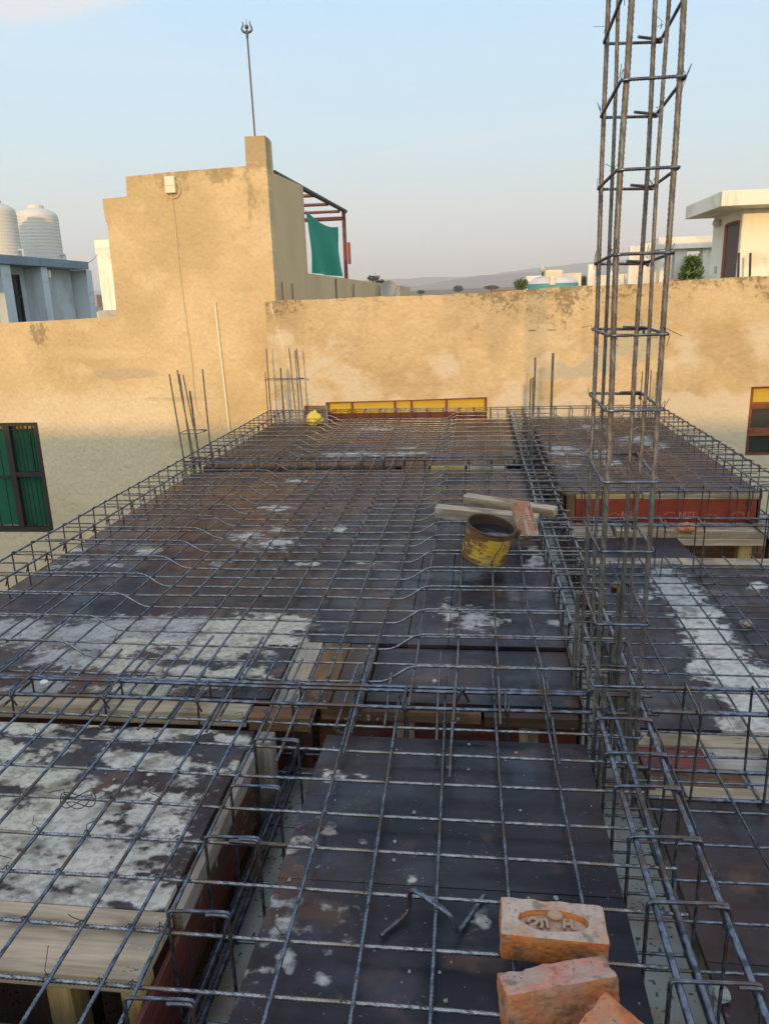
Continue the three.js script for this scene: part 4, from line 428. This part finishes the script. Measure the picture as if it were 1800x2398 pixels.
// front mat, lapped over the cross beam
const matFront = thing('rebar_mat', 'ribbed bar mat over the foreground decks and the trough', 'rebar');
{ const t = matFront; const fx = [-1.92, -1.78, -1.64, -1.50, -1.36, -1.22, -1.075, -.93, -.81, -.735, -.44, -.275, -.11, .062, .235];
  fx.forEach((x, k) => { const g = bar(wavy(v3(x + .002 * k, .042, k < 10 ? -.75 : -.95), v3(x - (k < 10 ? .0 : -.0), .042, -2.62 - R0() * .28), .3, .006), RB * 1.03, 8, .0105); part('long_bar', g, mBar, t); });
  [-1.24, -1.39, -1.55, -1.70, -1.85, -2.005, -2.165, -2.315].forEach((z, k) => { const sl = .012; part('cross_bar', bar(wavy(v3(-2.4, .031, z - sl * .9), v3([.44, .42, .50, .505, .50, .49, .50, .48][k], .031, z + sl * .25), .3, .006), RB * 1.05, 8, .0105), mDust, t); for (const x of fx) if (R0() > .1) tieAt(x, .038, z); });
  part('cross_bar', bar(wavy(v3(-.66, .05, -1.688), v3(-.50, .05, -1.682), .2, .002), RB * 1.4, 8, .0085), mBar, t);
  for (const [x, z0, z1] of [[-.31, -2.28, -2.66], [-.125, -2.2, -2.85], [-.075, -2.0, -2.8], [.255, -2.1, -2.8], [-.47, -2.25, -2.72], [-.415, -2.1, -2.82], [-.69, -2.15, -2.75], [-.9, -2.2, -2.95], [-1.15, -2.2, -2.95], [-1.28, -2.2, -2.85], [-.62, -2.05, -2.9]]) part('lap_bar', bar(wavy(v3(x, .058, z0), v3(x + jit(.02), .056, z1), .3, .006), RB, 8, .0085), mBar, t);
  flushTies(t); }
// sunken mats right of the long beam
const matSink = thing('rebar_mat', 'bar mat lying in the sunken decks beside the column', 'rebar');
{ const t = matSink, y = SINK + .035; const sx = [.69, .865, 1.04, 1.215, 1.40, 1.58, 1.76, 1.95, 2.14];
  for (const x of sx) part('long_bar', bar(wavy(v3(x, y + .011, x > 1.3 ? -1.6 : -.95), v3(x + jit(.03), y + .011, -4.82 + jit(.1)), .4, .012), RB, 7, .010), mBar, t);
  for (let k = 0; k < 24; k++) { const z = -1.30 - .161 * k; if (z < -4.8) break; part('cross_bar', bar(wavy(v3(.36 + R0() * .05, y, z), v3(2.3, y, z - .012), .4, .01), RB, 7, z > -3 ? .010 : 0), mBar, t); for (const x of sx.slice(0, 5)) tieAt(x, y + .006, z); }
  flushTies(t); }
const matRed = thing('rebar_mat', 'bar mat on the raised deck above the red lettered board', 'rebar');
{ const t = matRed; const sx = [.80, .98, 1.16, 1.34, 1.52, 1.70, 1.88]; for (const x of sx) part('long_bar', bar(wavy(v3(x, .041, -5.5), v3(x + jit(.03), .041, -9.25), .5, .012), RB, 5), mBar, t); for (let k = 0; k < 26; k++) { const z = -5.62 - .143 * k; if (z < -9.25) break; const hi = k % 2; part('cross_bar', bar(bend(hi ? [v3(.42, .03, z), v3(1.55, .03, z), v3(1.65, .1, z), v3(2.22, .1, z)] : [v3(.42, .1, z), v3(.9, .1, z), v3(1.0, .03, z), v3(2.2, .03, z)], .035), RB, 5), mBar, t); } }

// ------------------------------------------------------------------ beam cages
function cage(label, o) {                                        // o: axis, a/b = cross range, y0/y1, s0/s1 = run, pitch
  const t = thing('beam_cage', label, 'rebar cage'); const { axis, a, b, y0, y1, s0, s1, pitch, rm = .0075, mids = [], rib = 0, skip, r = .0042, hook = true } = o; const P = (c, y, s) => axis === 'z' ? v3(c, y, s) : v3(s, y, c);
  const long = (n, c, y, rr) => part(n, bar(wavy(P(c, y, s0), P(c, y, s1), .4, .007), rr, 7, rib), mBar, t);
  if (!o.noTop) { long('top_bar', a, y1, rm); long('top_bar', b, y1, rm); } long('bottom_bar', a, y0, rm); long('bottom_bar', b, y0, rm); for (const [c, y] of mids) long('middle_bar', c, y, rm);
  const n = Math.round(Math.abs(s1 - s0) / pitch), e = rm + r * .6; for (let i = 0; i <= n; i++) { const s = (o.at ? null : s0 + (s1 - s0) * (i + .5) / (n + 1)) ?? 0; const ss = s + jit(pitch * .07), tl = jit(.012); if (skip && skip(ss)) continue;
    stir(t, P, a - e, b + e, y0 - e, y1 + e, ss, tl, r, rib); }
  if (o.list) for (const s of o.list) stir(t, P, a - e, b + e, y0 - e, y1 + e, s, jit(.01), r, rib);
  return t; }
function stir(t, P, a, b, y0, y1, s, tl, r, rib) { const pts = bend([P(b - .05, y1 + .006, s + .012), P(b, y1, s + .004), P(b, y0, s + tl), P(a, y0, s + tl), P(a, y1, s), P(b + .002, y1, s - .006), P(b - .012, y1 - .055, s + .01)], .012); part('stirrup', bar(pts, r, 6, rib ? .009 : 0), mBar, t); }
cage('beam cage along the open slab edge facing the barred window', { axis: 'z', a: -2.62, b: -2.425, y0: -.2, y1: .115, s0: -3.0, s1: -9.5, pitch: .2, rm: .0062 });
cage('beam cage along the slab edge beside the wooden window', { axis: 'z', a: 1.975, b: 2.165, y0: -.2, y1: .115, s0: -4.7, s1: -9.5, pitch: .22, rm: .0062 });
cage('beam cage across the slab end before the yellow ventilator', { axis: 'x', a: -9.52, b: -9.34, y0: -.2, y1: .115, s0: -2.62, s1: 2.2, pitch: .2, rm: .006 });
cage('beam cage in the narrow trough between main and far deck', { axis: 'x', a: -6.64, b: -6.50, y0: -.2, y1: .09, s0: -2.62, s1: .6, pitch: .2, rm: .006 });
cage('beam cage in the cross trough behind the whitened deck', { axis: 'x', a: -2.515, b: -2.39, y0: -.22, y1: .065, s0: -2.6, s1: .62, pitch: .42, rm: .0068, rib: .011, mids: [[-2.545, .06]], r: .0038 });
cage('long beam cage running under the column to the far wall', { axis: 'z', a: .40, b: .555, y0: -.24, y1: .10, s0: -.8, s1: -9.4, pitch: .2, rm: .0085, mids: [[.462, .075]], skip: s => s > -2.0, list: [-.9, -1.08, -1.28, -1.49, -1.71, -1.92], r: .0048 });
cage('beam cage in the trough beside the whitened deck', { axis: 'z', a: -.70, b: -.575, y0: -.225, y1: .085, s0: -.8, s1: -2.62, pitch: .24, rm: .0078, mids: [[-.68, -.215], [-.655, -.218], [-.672, -.196]], noTop: true, skip: () => true, list: [-.95, -1.16, -1.39, -1.645, -1.865, -2.11], rib: .010 });
cage('beam cage crossing between the two sunken decks by the column', { axis: 'x', a: -2.53, b: -2.36, y0: -.235, y1: .095, s0: .58, s1: 2.4, pitch: .26, rm: .0075, skip: s => true, list: [.735, .96, 1.2, 1.45, 1.7, 1.95], rib: .010 });
cage('beam cage standing before the red lettered board', { axis: 'x', a: -5.60, b: -5.47, y0: -.18, y1: .07, s0: .5, s1: 2.25, pitch: .19, rm: .006 });
cage('beam cage over the pale plank beyond the sunken deck', { axis: 'x', a: -4.68, b: -4.53, y0: -.225, y1: .095, s0: .5, s1: 2.35, pitch: .24, rm: .0065, skip: () => true, list: [.72, .9, 1.115, 1.34, 1.75, 2.05] });

// ------------------------------------------------------------------ columns
function colCage(label, bars, ringY, o) { const t = thing('column_cage', label, 'rebar cage'); for (const b of bars) { const P = []; const n = Math.ceil((b.y1 - b.y0) / .22); for (let i = 0; i <= n; i++) { const f = i / n, y = b.y0 + (b.y1 - b.y0) * f; P.push(v3(b.x + (b.lx || 0) * f + o.wob * 2 * (vn(y * 1.7 + b.x * 90, b.z * 31) - .5), y, b.z + (b.lz || 0) * f + o.wob * 2 * (vn(y * 1.5 + b.z * 70, b.x * 53 + 4) - .5))); } part('main_bar', bar(P, b.r, o.seg || 8, o.rib || 0), o.mat || mRust, t); }
  const xs = bars.map(b => b.x), zs = bars.map(b => b.z); for (const [y, ti] of ringY) { const f = (y - bars[0].y0) / (bars[0].y1 - bars[0].y0), lx = (bars[0].lx || 0) * f, lz = (bars[0].lz || 0) * f; const e = bars[0].r + .004, x0 = Math.min(...xs) - e + lx, x1 = Math.max(...xs) + e + lx, z0 = Math.min(...zs) - e + lz, z1 = Math.max(...zs) + e + lz; const k = ti || 0;
    const c = bend([v3(x1 - .07, y + .004 + k, z0 + .03), v3(x1 + .003, y + k, z0), v3(x1, y, z1), v3(x0, y, z1), v3(x0, y + k, z0), v3(x1 + .006, y + k - .006, z0 - .002), v3(x1 - .01, y + k - .012, z0 + .06)], .012); part('tie_ring', bar(c, o.rr || .0042, 6, o.rib ? .009 : 0), mBar, t);
    if (o.wire) for (const [x, z] of [[x0, z0], [x0, z1], [x1, z1], [x1, z0]]) { if (R0() < .25) continue; for (let q = 0; q < 2; q++) ties.push(bar([v3(x, y, z), v3(x + jit(.015), y + .01 + jit(.02), z + jit(.015)), v3(x + jit(.035), y + jit(.045), z + jit(.03))], .0009, 4)); } }
  if (o.wire) flushTies(t); return t; }
{ const x0 = .402, x1 = .541, zA = -2.36, zB = -2.525, zC = -2.69, y0 = -.32; const mk = (x, z, r, y1 = 2.9) => ({ x, z, r, y0, y1, lx: -.002, lz: 0 });
  colCage('tall six-bar column cage rising above the slab', [mk(x0, zA, .0078), mk(x1, zA - .01, .0074), mk(x0 - .004, zB, .0052), mk(x1 - .008, zB, .0054), mk(x0 - .004, zC, .0066), mk(x1 - .008, zC, .0066)].map(b => b), [[.0, .01], [.19, .0], [.412, .01], [.66, .0], [.885, .02], [1.105, .01], [1.325, .005], [1.55, -.012], [1.772, -.006], [1.995, -.02], [2.21, -.03], [2.43, 0], [2.66, 0]], { wob: .007, seg: 9, rib: .015, wire: true, rr: .0044 });
  const lap = thing('starter_bar_set', 'short rusty starter bars lapped at the foot of the tall column', 'rebar'); for (const [x, z, h] of [[x0 + .022, zA - .01, .22], [x0 - .03, zC + .02, .40], [x1 - .028, zC, .43], [x1 - .024, zA - .02, .18], [x0 + .06, zB, .02]]) part('starter_bar', bar([v3(x, -.32, z), v3(x + jit(.006), h, z)], .0078, 9, .0115), mRust, lap); }
const stub = (label, pts, ring, o = {}) => colCage(label, pts.map(([x, z, y1, r, lx]) => ({ x, z, y0: -.24, y1, r: r || .0065, lx: lx || 0, lz: 0 })), ring, Object.assign({ wob: .008, seg: 6, rr: .0038, mat: mRust }, o));
{ const z = -6.55; const D = (u, v) => onZ(u, v, z).y;
  stub('rusty starter bars of the column in the open slab edge', [[-2.585, -6.52, D(405, 875), .0075, -.09], [-2.58, -6.72, D(414, 870), .0065, -.09], [-2.515, -6.52, D(427, 874), .0065, -.07], [-2.48, -6.60, D(440, 917), .0095, -.05], [-2.45, -6.53, D(443, 877), .0065, -.10], [-2.42, -6.70, D(470, 868), .0075, -.01]], [[.34, .0], [.06, .0]]);
  const D2 = (u, v) => onZ(u, v, -9.4).y; stub('thin starter bars in the corner by the ochre tower', [[-2.60, -9.5, D2(641, 818), .0075], [-2.60, -9.36, D2(638, 870), .006], [-2.42, -9.46, D2(665, 862), .0085], [-2.40, -9.36, D2(671, 862), .006], [-2.26, -9.5, D2(678, 817), .0075, -.05], [-2.16, -9.46, D2(691, 817), .0075, -.05], [-2.2, -9.36, D2(696, 820), .006]], [[.52, 0]]);
  const D3 = (u, v) => onZ(u, v, -7.3).y; stub('paired starter bars rising from the long beam', [[.53, -7.25, D3(1248, 836), .009], [.515, -7.15, D3(1244, 880), .0075], [.505, -7.35, D3(1242, 888), .0075], [.69, -7.25, D3(1286, 826), .0115], [.70, -7.33, D3(1284, 835), .0075]], []);
  const D4 = (u, v) => onZ(u, v, -9.4).y; stub('starter bars at the slab corner towards the wooden window', [[1.93, -9.36, D4(1510, 868), .006], [2.0, -9.45, D4(1520, 880), .0075], [2.06, -9.5, D4(1532, 868), .0075], [2.14, -9.36, D4(1543, 885), .006], [2.18, -9.5, D4(1555, 870), .0075]], []); }

// ------------------------------------------------------------------ loose things on the deck
const brickTex = (a, b, dust, sd) => tex(256, 256, (u, v) => { const n = tfbm(u * 4 + sd, v * 4, 4, 5), f = tfbm(u * 70, v * 70, 70, 2); let c = mix(a, b, sst(.3, .7, n)); c = mix(c, dust, sst(.42, .68, tfbm(u * 5 + sd * 3, v * 6, 5, 5, 6)) * .8); c = mix(c, [.05, .03, .02], sst(.74, .84, f) * .6); c = c.map(q => q * (.84 + .32 * tfbm(u * 30 + sd, v * 30, 30, 3))); return mix(c, [.12, .075, .045], sst(.60, .75, tfbm(u * 9 + 5 + sd, v * 9, 9, 4)) * .6); });
const mBr = { orange: M({ map: brickTex([.52, .115, .026], [.54, .20, .045], [.42, .20, .09], 1), bumpMap: concB, bumpScale: .005 }), tan: M({ map: brickTex([.46, .13, .045], [.48, .19, .07], [.42, .24, .15], 2), bumpMap: concB, bumpScale: .005 }), dust: M({ map: brickTex([.44, .31, .24], [.48, .36, .28], [.44, .24, .15], 3), bumpMap: concB, bumpScale: .004 }), pink: M({ map: brickTex([.40, .155, .085], [.44, .24, .15], [.42, .34, .25], 4), bumpMap: concB, bumpScale: .005 }), rose: M({ map: brickTex([.46, .26, .20], [.52, .19, .12], [.40, .29, .23], 5), bumpMap: concB, bumpScale: .005 }) };
const font = await new FontLoader().loadAsync('fonts/droid/droid_sans_bold.typeface.json');
const ev = new Evaluator(); ev.useGroups = false; ev.attributes = ['position', 'normal'];
function blank(l, h, w, sd, amp = .0022) { let g = new THREE.BoxGeometry(l, h, w, 26, 10, 14); const p = g.attributes.position, r = .007; const v = new V3(); for (let i = 0; i < p.count; i++) { v.set(p.getX(i), p.getY(i), p.getZ(i)); const c = v.clone().clamp(v3(-l / 2 + r, -h / 2 + r, -w / 2 + r), v3(l / 2 - r, h / 2 - r, w / 2 - r)); const d = v.clone().sub(c); if (d.lengthSq() > 1e-12) { d.setLength(Math.min(r, d.length())); v.copy(c).add(d); } p.setXYZ(i, v.x, v.y, v.z); } g.computeVertexNormals(); rough(g, amp, 42, sd); return g; }
function splitTop(parent, g, mSide, mTop, names = ['clay_body', 'top_face']) { // colour the dusty top face apart from the fired sides
  const s = g.index ? g.toNonIndexed() : g; s.computeVertexNormals(); const p = s.attributes.position, A = [], B = []; for (let i = 0; i < p.count; i += 3) { const a = v3().fromBufferAttribute(p, i), b = v3().fromBufferAttribute(p, i + 1), c = v3().fromBufferAttribute(p, i + 2), n = b.clone().sub(a).cross(c.clone().sub(a)).normalize(); (n.y > .62 ? B : A).push(a, b, c); }
  const mkG = L0 => { let q = new THREE.BufferGeometry().setFromPoints(L0); q.computeVertexNormals(); q = toCreasedNormals(q, .7); return triUV(q, 'x', names[0] === 'beam' ? 1 : 3); }; part(names[0], mkG(A), mSide, parent); if (B.length) part(names[1], mkG(B), mTop, parent); }
{ // brick with the oval frog and raised letters
  const L0 = .228, h = .072, w = .108; const b = new Brush(blank(L0, h, w, 3, .0034)); b.updateMatrixWorld(); const fs = new THREE.Shape(); fs.absellipse(0, 0, .070, .024, 0, Math.PI * 2); const fg = new THREE.ExtrudeGeometry(fs, { depth: .03, bevelEnabled: true, bevelSize: .006, bevelThickness: .008, bevelSegments: 3, curveSegments: 40 }); fg.rotateX(-Math.PI / 2); fg.translate(0, h / 2 - .008, .004); fg.deleteAttribute('uv'); b.geometry.deleteAttribute('uv'); const f = new Brush(fg); f.updateMatrixWorld();
  const g1 = ev.evaluate(b, f, SUBTRACTION).geometry; const t = thing('brick', 'brick with oval frog and raised letters lying on the front mat', 'brick', [.168, .094, -1.402], 'loose bricks in the foreground'); t.rotation.set(.02, -.03, -.01); splitTop(t, g1, mBr.orange, mBr.dust);
  const bumps = []; const st = (pts, r) => bumps.push(bar(new THREE.CatmullRomCurve3(pts.map(([x, z]) => v3(x, h / 2 - .0105, z))).getPoints(14), r * .78, 7)); st([[-.062, .006], [-.050, -.010], [-.036, -.002], [-.044, .012], [-.056, .020], [-.040, .026]], .0062); st([[-.030, -.010], [-.026, .012], [-.030, .022]], .0055); st([[-.034, -.004], [-.018, -.008]], .005); st([[-.016, -.012], [-.012, .020]], .0052); st([[.028, -.014], [.026, .018]], .0055); st([[.028, .002], [.046, -.002]], .0052); st([[.044, -.016], [.047, .014], [.058, .018]], .0055);
  bumps.push(new THREE.SphereGeometry(.02, 14, 8).scale(1, .4, .9).translate(.006, h / 2 - .008, -.026)); bumps.forEach(q => q.scale(.9, 1, .78)); part('raised_letters', mergeGeometries(bumps.map(q => { const z = q.index ? q.toNonIndexed() : q; z.deleteAttribute('uv'); return z; })), M({ color: L(.40, .25, .17), roughness: .95 }), t);
  const t2 = thing('brick', 'chipped tan brick tipped over against the lettered brick', 'brick', [.163, .1, -1.228], 'loose bricks in the foreground'); t2.rotation.order = 'YXZ'; t2.rotation.set(-.22, .25, .03); splitTop(t2, blank(.226, .106, .072, 9, .0065), mBr.tan, mBr.rose);
  const t3 = thing('brick', 'tan brick lying cornerwise before the tipped brick', 'brick', [.205, .14, -1.055], 'loose bricks in the foreground'); t3.rotation.set(.1, .80, .12); splitTop(t3, blank(.225, .072, .11, 14, .003), mBr.tan, mBr.tan); }
{ // old paint tin with oil
  const c0 = v3(.035, .062, -3.985); const t = thing('paint_bucket', 'rusty yellow paint tin half full of dark oil', 'bucket', [c0.x, c0.y, c0.z]); t.rotation.set(.17, .1, -.22); const R1 = .120, R2 = .128, Hh = .215;
  const bt = tex(1024, 512, (u, v) => { const n = tfbm(u * 8, v * 4, 8, 5), m = tfbm(u * 20 + 3, v * 12, 20, 5), s = tfbm(u * 90, v * 40, 90, 3); let c = mix([.70, .44, .07], [.58, .33, .04], n); const keep = Math.exp(-((((u - .035 + 1.5) % 1 - .5) / .075) ** 2)); const rb = sst(.40, .60, m * .75 + .25 * s + .14 * (1 - Math.abs(v - .5) * -.6) - keep * .44 - .055 + (v < .12 || v > .86 ? .16 : 0)); c = mix(c, mix([.10, .045, .02], [.19, .085, .03], s), rb * .92); c = mix(c, [.09, .17, .12], sst(.60, .70, tfbm(u * 7 + 2, v * 4 + 1, 7, 4)) * .7 * (v > .3 && v < .85 ? 1 : 0)); c = mix(c, [.40, .36, .27], sst(.62, .74, tfbm(u * 10 + 6, v * 7 + 2, 10, 4)) * .5); return c; });
  const wallP = [[R1 - .012, .002], [R1 - .004, .006], [R1, .014]]; for (let k = 1; k <= 24; k++) wallP.push([R1 + (R2 - R1) * k / 24 + .0012 * Math.sin(k * 2.1), .014 + (Hh - .022) * k / 24]); const body = new THREE.LatheGeometry(wallP.map(q => new THREE.Vector2(...q)), 64); { const p = body.attributes.position; for (let i = 0; i < p.count; i++) { const x = p.getX(i), y = p.getY(i), z = p.getZ(i), a = Math.atan2(z, x); const k = 1 + .022 * (fbm(a * 2 + 9, y * 12, 3) - .5); p.setXYZ(i, x * k, y, z * k); } body.computeVertexNormals(); }
  part('body', body, M({ map: bt, bumpMap: bt, bumpScale: .0015, roughness: .45, metalness: .1, side: THREE.DoubleSide }), t, 'dented yellow tin wall flaking to rust'); const rm2 = M({ color: L(.10, .045, .022), roughness: .75, bumpMap: concB, bumpScale: .003 });
  part('rim', rough(new THREE.TorusGeometry(R2 + .001, .0055, 8, 56).rotateX(Math.PI / 2).translate(0, Hh - .006, 0), .0015, 40), rm2, t); part('upper_band', new THREE.CylinderGeometry(R2 + .0025, R2 + .0015, .022, 56, 1, true).translate(0, Hh - .024, 0), M({ color: L(.20, .085, .03), roughness: .7, side: THREE.DoubleSide, bumpMap: concB, bumpScale: .004 }), t);
  part('base', new THREE.CylinderGeometry(R1 - .01, R1 - .01, .006, 48).translate(0, .006, 0), rm2, t); part('inner_wall', new THREE.CylinderGeometry(R2 - .005, R1 - .004, Hh - .03, 56, 1, true).translate(0, Hh / 2 + .004, 0), M({ color: L(.05, .03, .022), roughness: .5, side: THREE.DoubleSide }), t);
  const oil = new THREE.CylinderGeometry(R2 - .009, R2 - .009, .004, 48); oil.rotateZ(.12); oil.rotateX(-.1); oil.translate(0, Hh - .046, 0); part('oil', oil, M({ color: L(.012, .013, .018), roughness: .12 }), t); part('yellow_lug', box(.0, .035, Hh - .05, Hh - .018, .085, .112, 'x', .004), M({ color: L(.58, .33, .03), roughness: .5 }), t); part('spout_notch', new THREE.CylinderGeometry(.028, .014, .035, 14, 1, true, 0, 3.4).rotateZ(.2).translate(R2 + .006, Hh - .022, .03), M({ color: L(.14, .06, .025), roughness: .7, side: THREE.DoubleSide }), t);
  part('wire_handle', bar(new THREE.CatmullRomCurve3([[-.05, Hh - .03, .03], [-.02, Hh + .012, .10], [.03, Hh + .004, .128], [.052, Hh - .03, .131], [.046, Hh - .075, .134], [.036, Hh - .092, .136], [.042, Hh - .098, .138], [.034, Hh - .104, .134], [.026, .07, .131], [.022, .03, .128]].map(q => v3(...q))).getPoints(60), .0022, 6), mWire, t); }
{ const tb = (label, a, b, w, h, y, mat, ends, tilt) => { const l = a.distanceTo(b), g = rough(box(-l / 2, l / 2, 0, h, -w / 2, w / 2, 'x', .006), .004, 9, l * 10); g.rotateX(tilt || 0); const t = thing('timber_offcut', label, 'timber', [(a.x + b.x) / 2, y, (a.z + b.z) / 2], 'wood offcuts by the bucket'); t.rotation.y = -Math.atan2(b.z - a.z, b.x - a.x); t.rotation.z = ends; splitTop(t, g, mat, mWood.pale, ['beam', 'dusty_top']); };
  tb('brown and grey timber offcut right behind the paint tin', v3(-.25, 0, -4.66), v3(.37, 0, -4.50), .075, .075, .10, mWood.grey, -.03, .12); tb('pale weathered timber offcut lying farther behind the paint tin', v3(-.07, 0, -5.02), v3(.50, 0, -4.72), .065, .06, .10, mWood.cream, -.02, .2);
  const g1 = blank(.225, .07, .105, 21, .003); const t = thing('brick', 'pinkish brick with pressed letters leaning on the timber by the tin', 'brick', [.285, .165, -4.39]); t.rotation.order = 'YXZ'; t.rotation.set(.95, .45, -.35); splitTop(t, g1.rotateY(Math.PI / 2), mBr.pink, mBr.pink);
  const tx = new TextGeometry('JHB', { font, size: .034, depth: .005, curveSegments: 3, bevelEnabled: true, bevelSize: .001, bevelThickness: .001, bevelSegments: 1 }); tx.computeBoundingBox(); tx.center(); tx.rotateX(-Math.PI / 2); tx.rotateY(Math.PI / 2); tx.translate(0, .037, 0); part('raised_letters', tx, M({ color: L(.50, .27, .17), roughness: .95 }), t); part('letter_groove', box(.024, .029, .0355, .0372, -.08, .08, 'z', .0005), M({ color: L(.2, .06, .04) }), t); }
{ // bent spacer chair, cut ends, chips
  const P = (x, y, h) => onY(600 + x * .4217, 1650 + y * .4217, h); const pts = [P(690, 1285, .012), P(850, 1150, .012), P(850, 1010, .092), P(1080, 1165, .088), P(1112, 1280, .012), P(1265, 1060, .012)]; solo('spacer_chair', bar(bend(pts, .03), .0056, 8, .009), mBar, 'bent steel chair standing under the front mat', 'rebar chair');
  const P2 = (x, y, h) => onY(1000 + x / 4.15, 1380 + y / 4.15, h); solo('spacer_chair', bar(bend([P2(240, 1170, .012), P2(350, 960, .10), P2(330, 940, .10), P2(400, 1090, .012)], .02), .0045, 7, .009), mBar, 'small bent steel chair beside the cross trough', 'rebar chair');
  const q1 = onY(10, 1930, .05), lp = []; for (let k = 0; k <= 60; k++) { const a = k / 60 * 6.28 * 2.4; lp.push(v3(-1.18 + Math.cos(a) * .045 + k * .0004, .05 + .012 * Math.sin(a * 2.3), -1.83 + Math.sin(a) * .03)); } solo('wire_coil', bar(lp, .0016, 4), mWire, 'small tangled coil of binding wire on the whitened deck', 'wire');
  const bagG = new THREE.SphereGeometry(.085, 40, 28); { const p = bagG.attributes.position; for (let i = 0; i < p.count; i++) { const x = p.getX(i), y = p.getY(i), z = p.getZ(i), f1 = fbm(x * 22 + 4, y * 20 + z * 17, 3), n = .72 + .9 * Math.abs(f1 - .5) * 2 + .15 * (fbm(x * 60, y * 60 + z * 40, 2) - .5); p.setXYZ(i, x * n * (1.05 - y * 2.4), Math.max(-.07, y * n * 1.05), z * n * .8); } bagG.computeVertexNormals(); const c = onY(741, 978, .06); bagG.translate(-1.93, .075, -9.02); } solo('plastic_bag', bagG, M({ color: L(.58, .47, .05), roughness: .6 }), 'crumpled yellow plastic bag at the slab end', 'bag');
  const chip = (n, lab, cat, u, v, y, s, mat, sd, grp) => { const g = new THREE.IcosahedronGeometry(s, 2); const p = g.attributes.position; for (let i = 0; i < p.count; i++) { const x = p.getX(i), yy = p.getY(i), z = p.getZ(i), k = .65 + .8 * fbm(x / s * 1.2 + sd, yy / s * 1.2 + z / s + sd * 2, 2); p.setXYZ(i, x * k, yy * k * .6, z * k * 1.1); } g.computeVertexNormals(); const c = onY(u, v, y); g.translate(c.x, c.y + s * .42, c.z); triUV(g, 'x', 4); return solo(n, g, mat, lab, cat, grp); };
  chip('stone_chip', 'largest pale stone chip on the sunken deck by the long beam', 'stone', 1684, 2335, SINK - .006, .028, mConc, 2); chip('stone_chip', 'small pale stone chip above the largest chip', 'stone', 1688, 2317, SINK - .006, .011, mConc, 5); chip('stone_chip', 'tiny white pebble beside the stone chips', 'stone', 1690, 2302, SINK - .006, .008, mConc, 6);
  chip('brick_shard', 'orange brick shard on the sunken deck behind the column', 'brick shard', 1443, 1378, SINK, .04, mBr.orange, 8); chip('brick_shard', 'orange brick lump on the end of the pale plank', 'brick shard', 1607, 1243, SINK + .045, .058, mBr.orange, 9); chip('paper_scrap', 'crumpled pale scrap on the sunken deck', 'scrap', 1745, 1464, SINK, .03, mWood.cream, 12); chip('cement_lump', 'white cement lump perched on the cross beam cage', 'lump', 105, 1600, .07, .013, M({ color: L(.6, .58, .54) }), 14); chip('cement_lump', 'small round cement lump on the dark deck before the lapped bars', 'lump', 1017, 1597, .0, .010, M({ color: L(.5, .49, .46) }), 15); chip('stone_chip', 'white pebble near the letter brick on the front deck', 'stone', 1301, 2105, 0, .006, mConc, 16);
  // crumbs, chips and wire ends scattered over the sheets
  const rd = rng(77), gs = []; for (let i = 0; i < 240; i++) { const q = rd(); let x, z, y = 0; if (q < .4) { x = -.5 + rd() * .85; z = -2.28 + rd() * 1.3; } else if (q < .62) { x = -1.9 + rd() * 1.1; z = -2.3 + rd() * .8; } else if (q < .85) { x = -2.4 + rd() * 2.7; z = -2.6 - rd() * 3.6; } else { x = .65 + rd() * 1.3; z = -1 - rd() * 3.6; y = SINK; } const s = .0018 + .0055 * Math.pow(rd(), 3); const g = new THREE.TetrahedronGeometry(s, 1); g.rotateX(rd() * 6); g.rotateY(rd() * 6); g.scale(1, .6, 1.2); g.translate(x, y + s * .4, z); gs.push(g); }
  const cr = part('crumbs', mergeGeometries(gs), M({ color: L(.28, .25, .21), roughness: 1 }), scene); cr.userData = { kind: 'stuff', label: 'cement crumbs and chips scattered over the decks', category: 'debris' }; }
renderer.render(scene, camera);
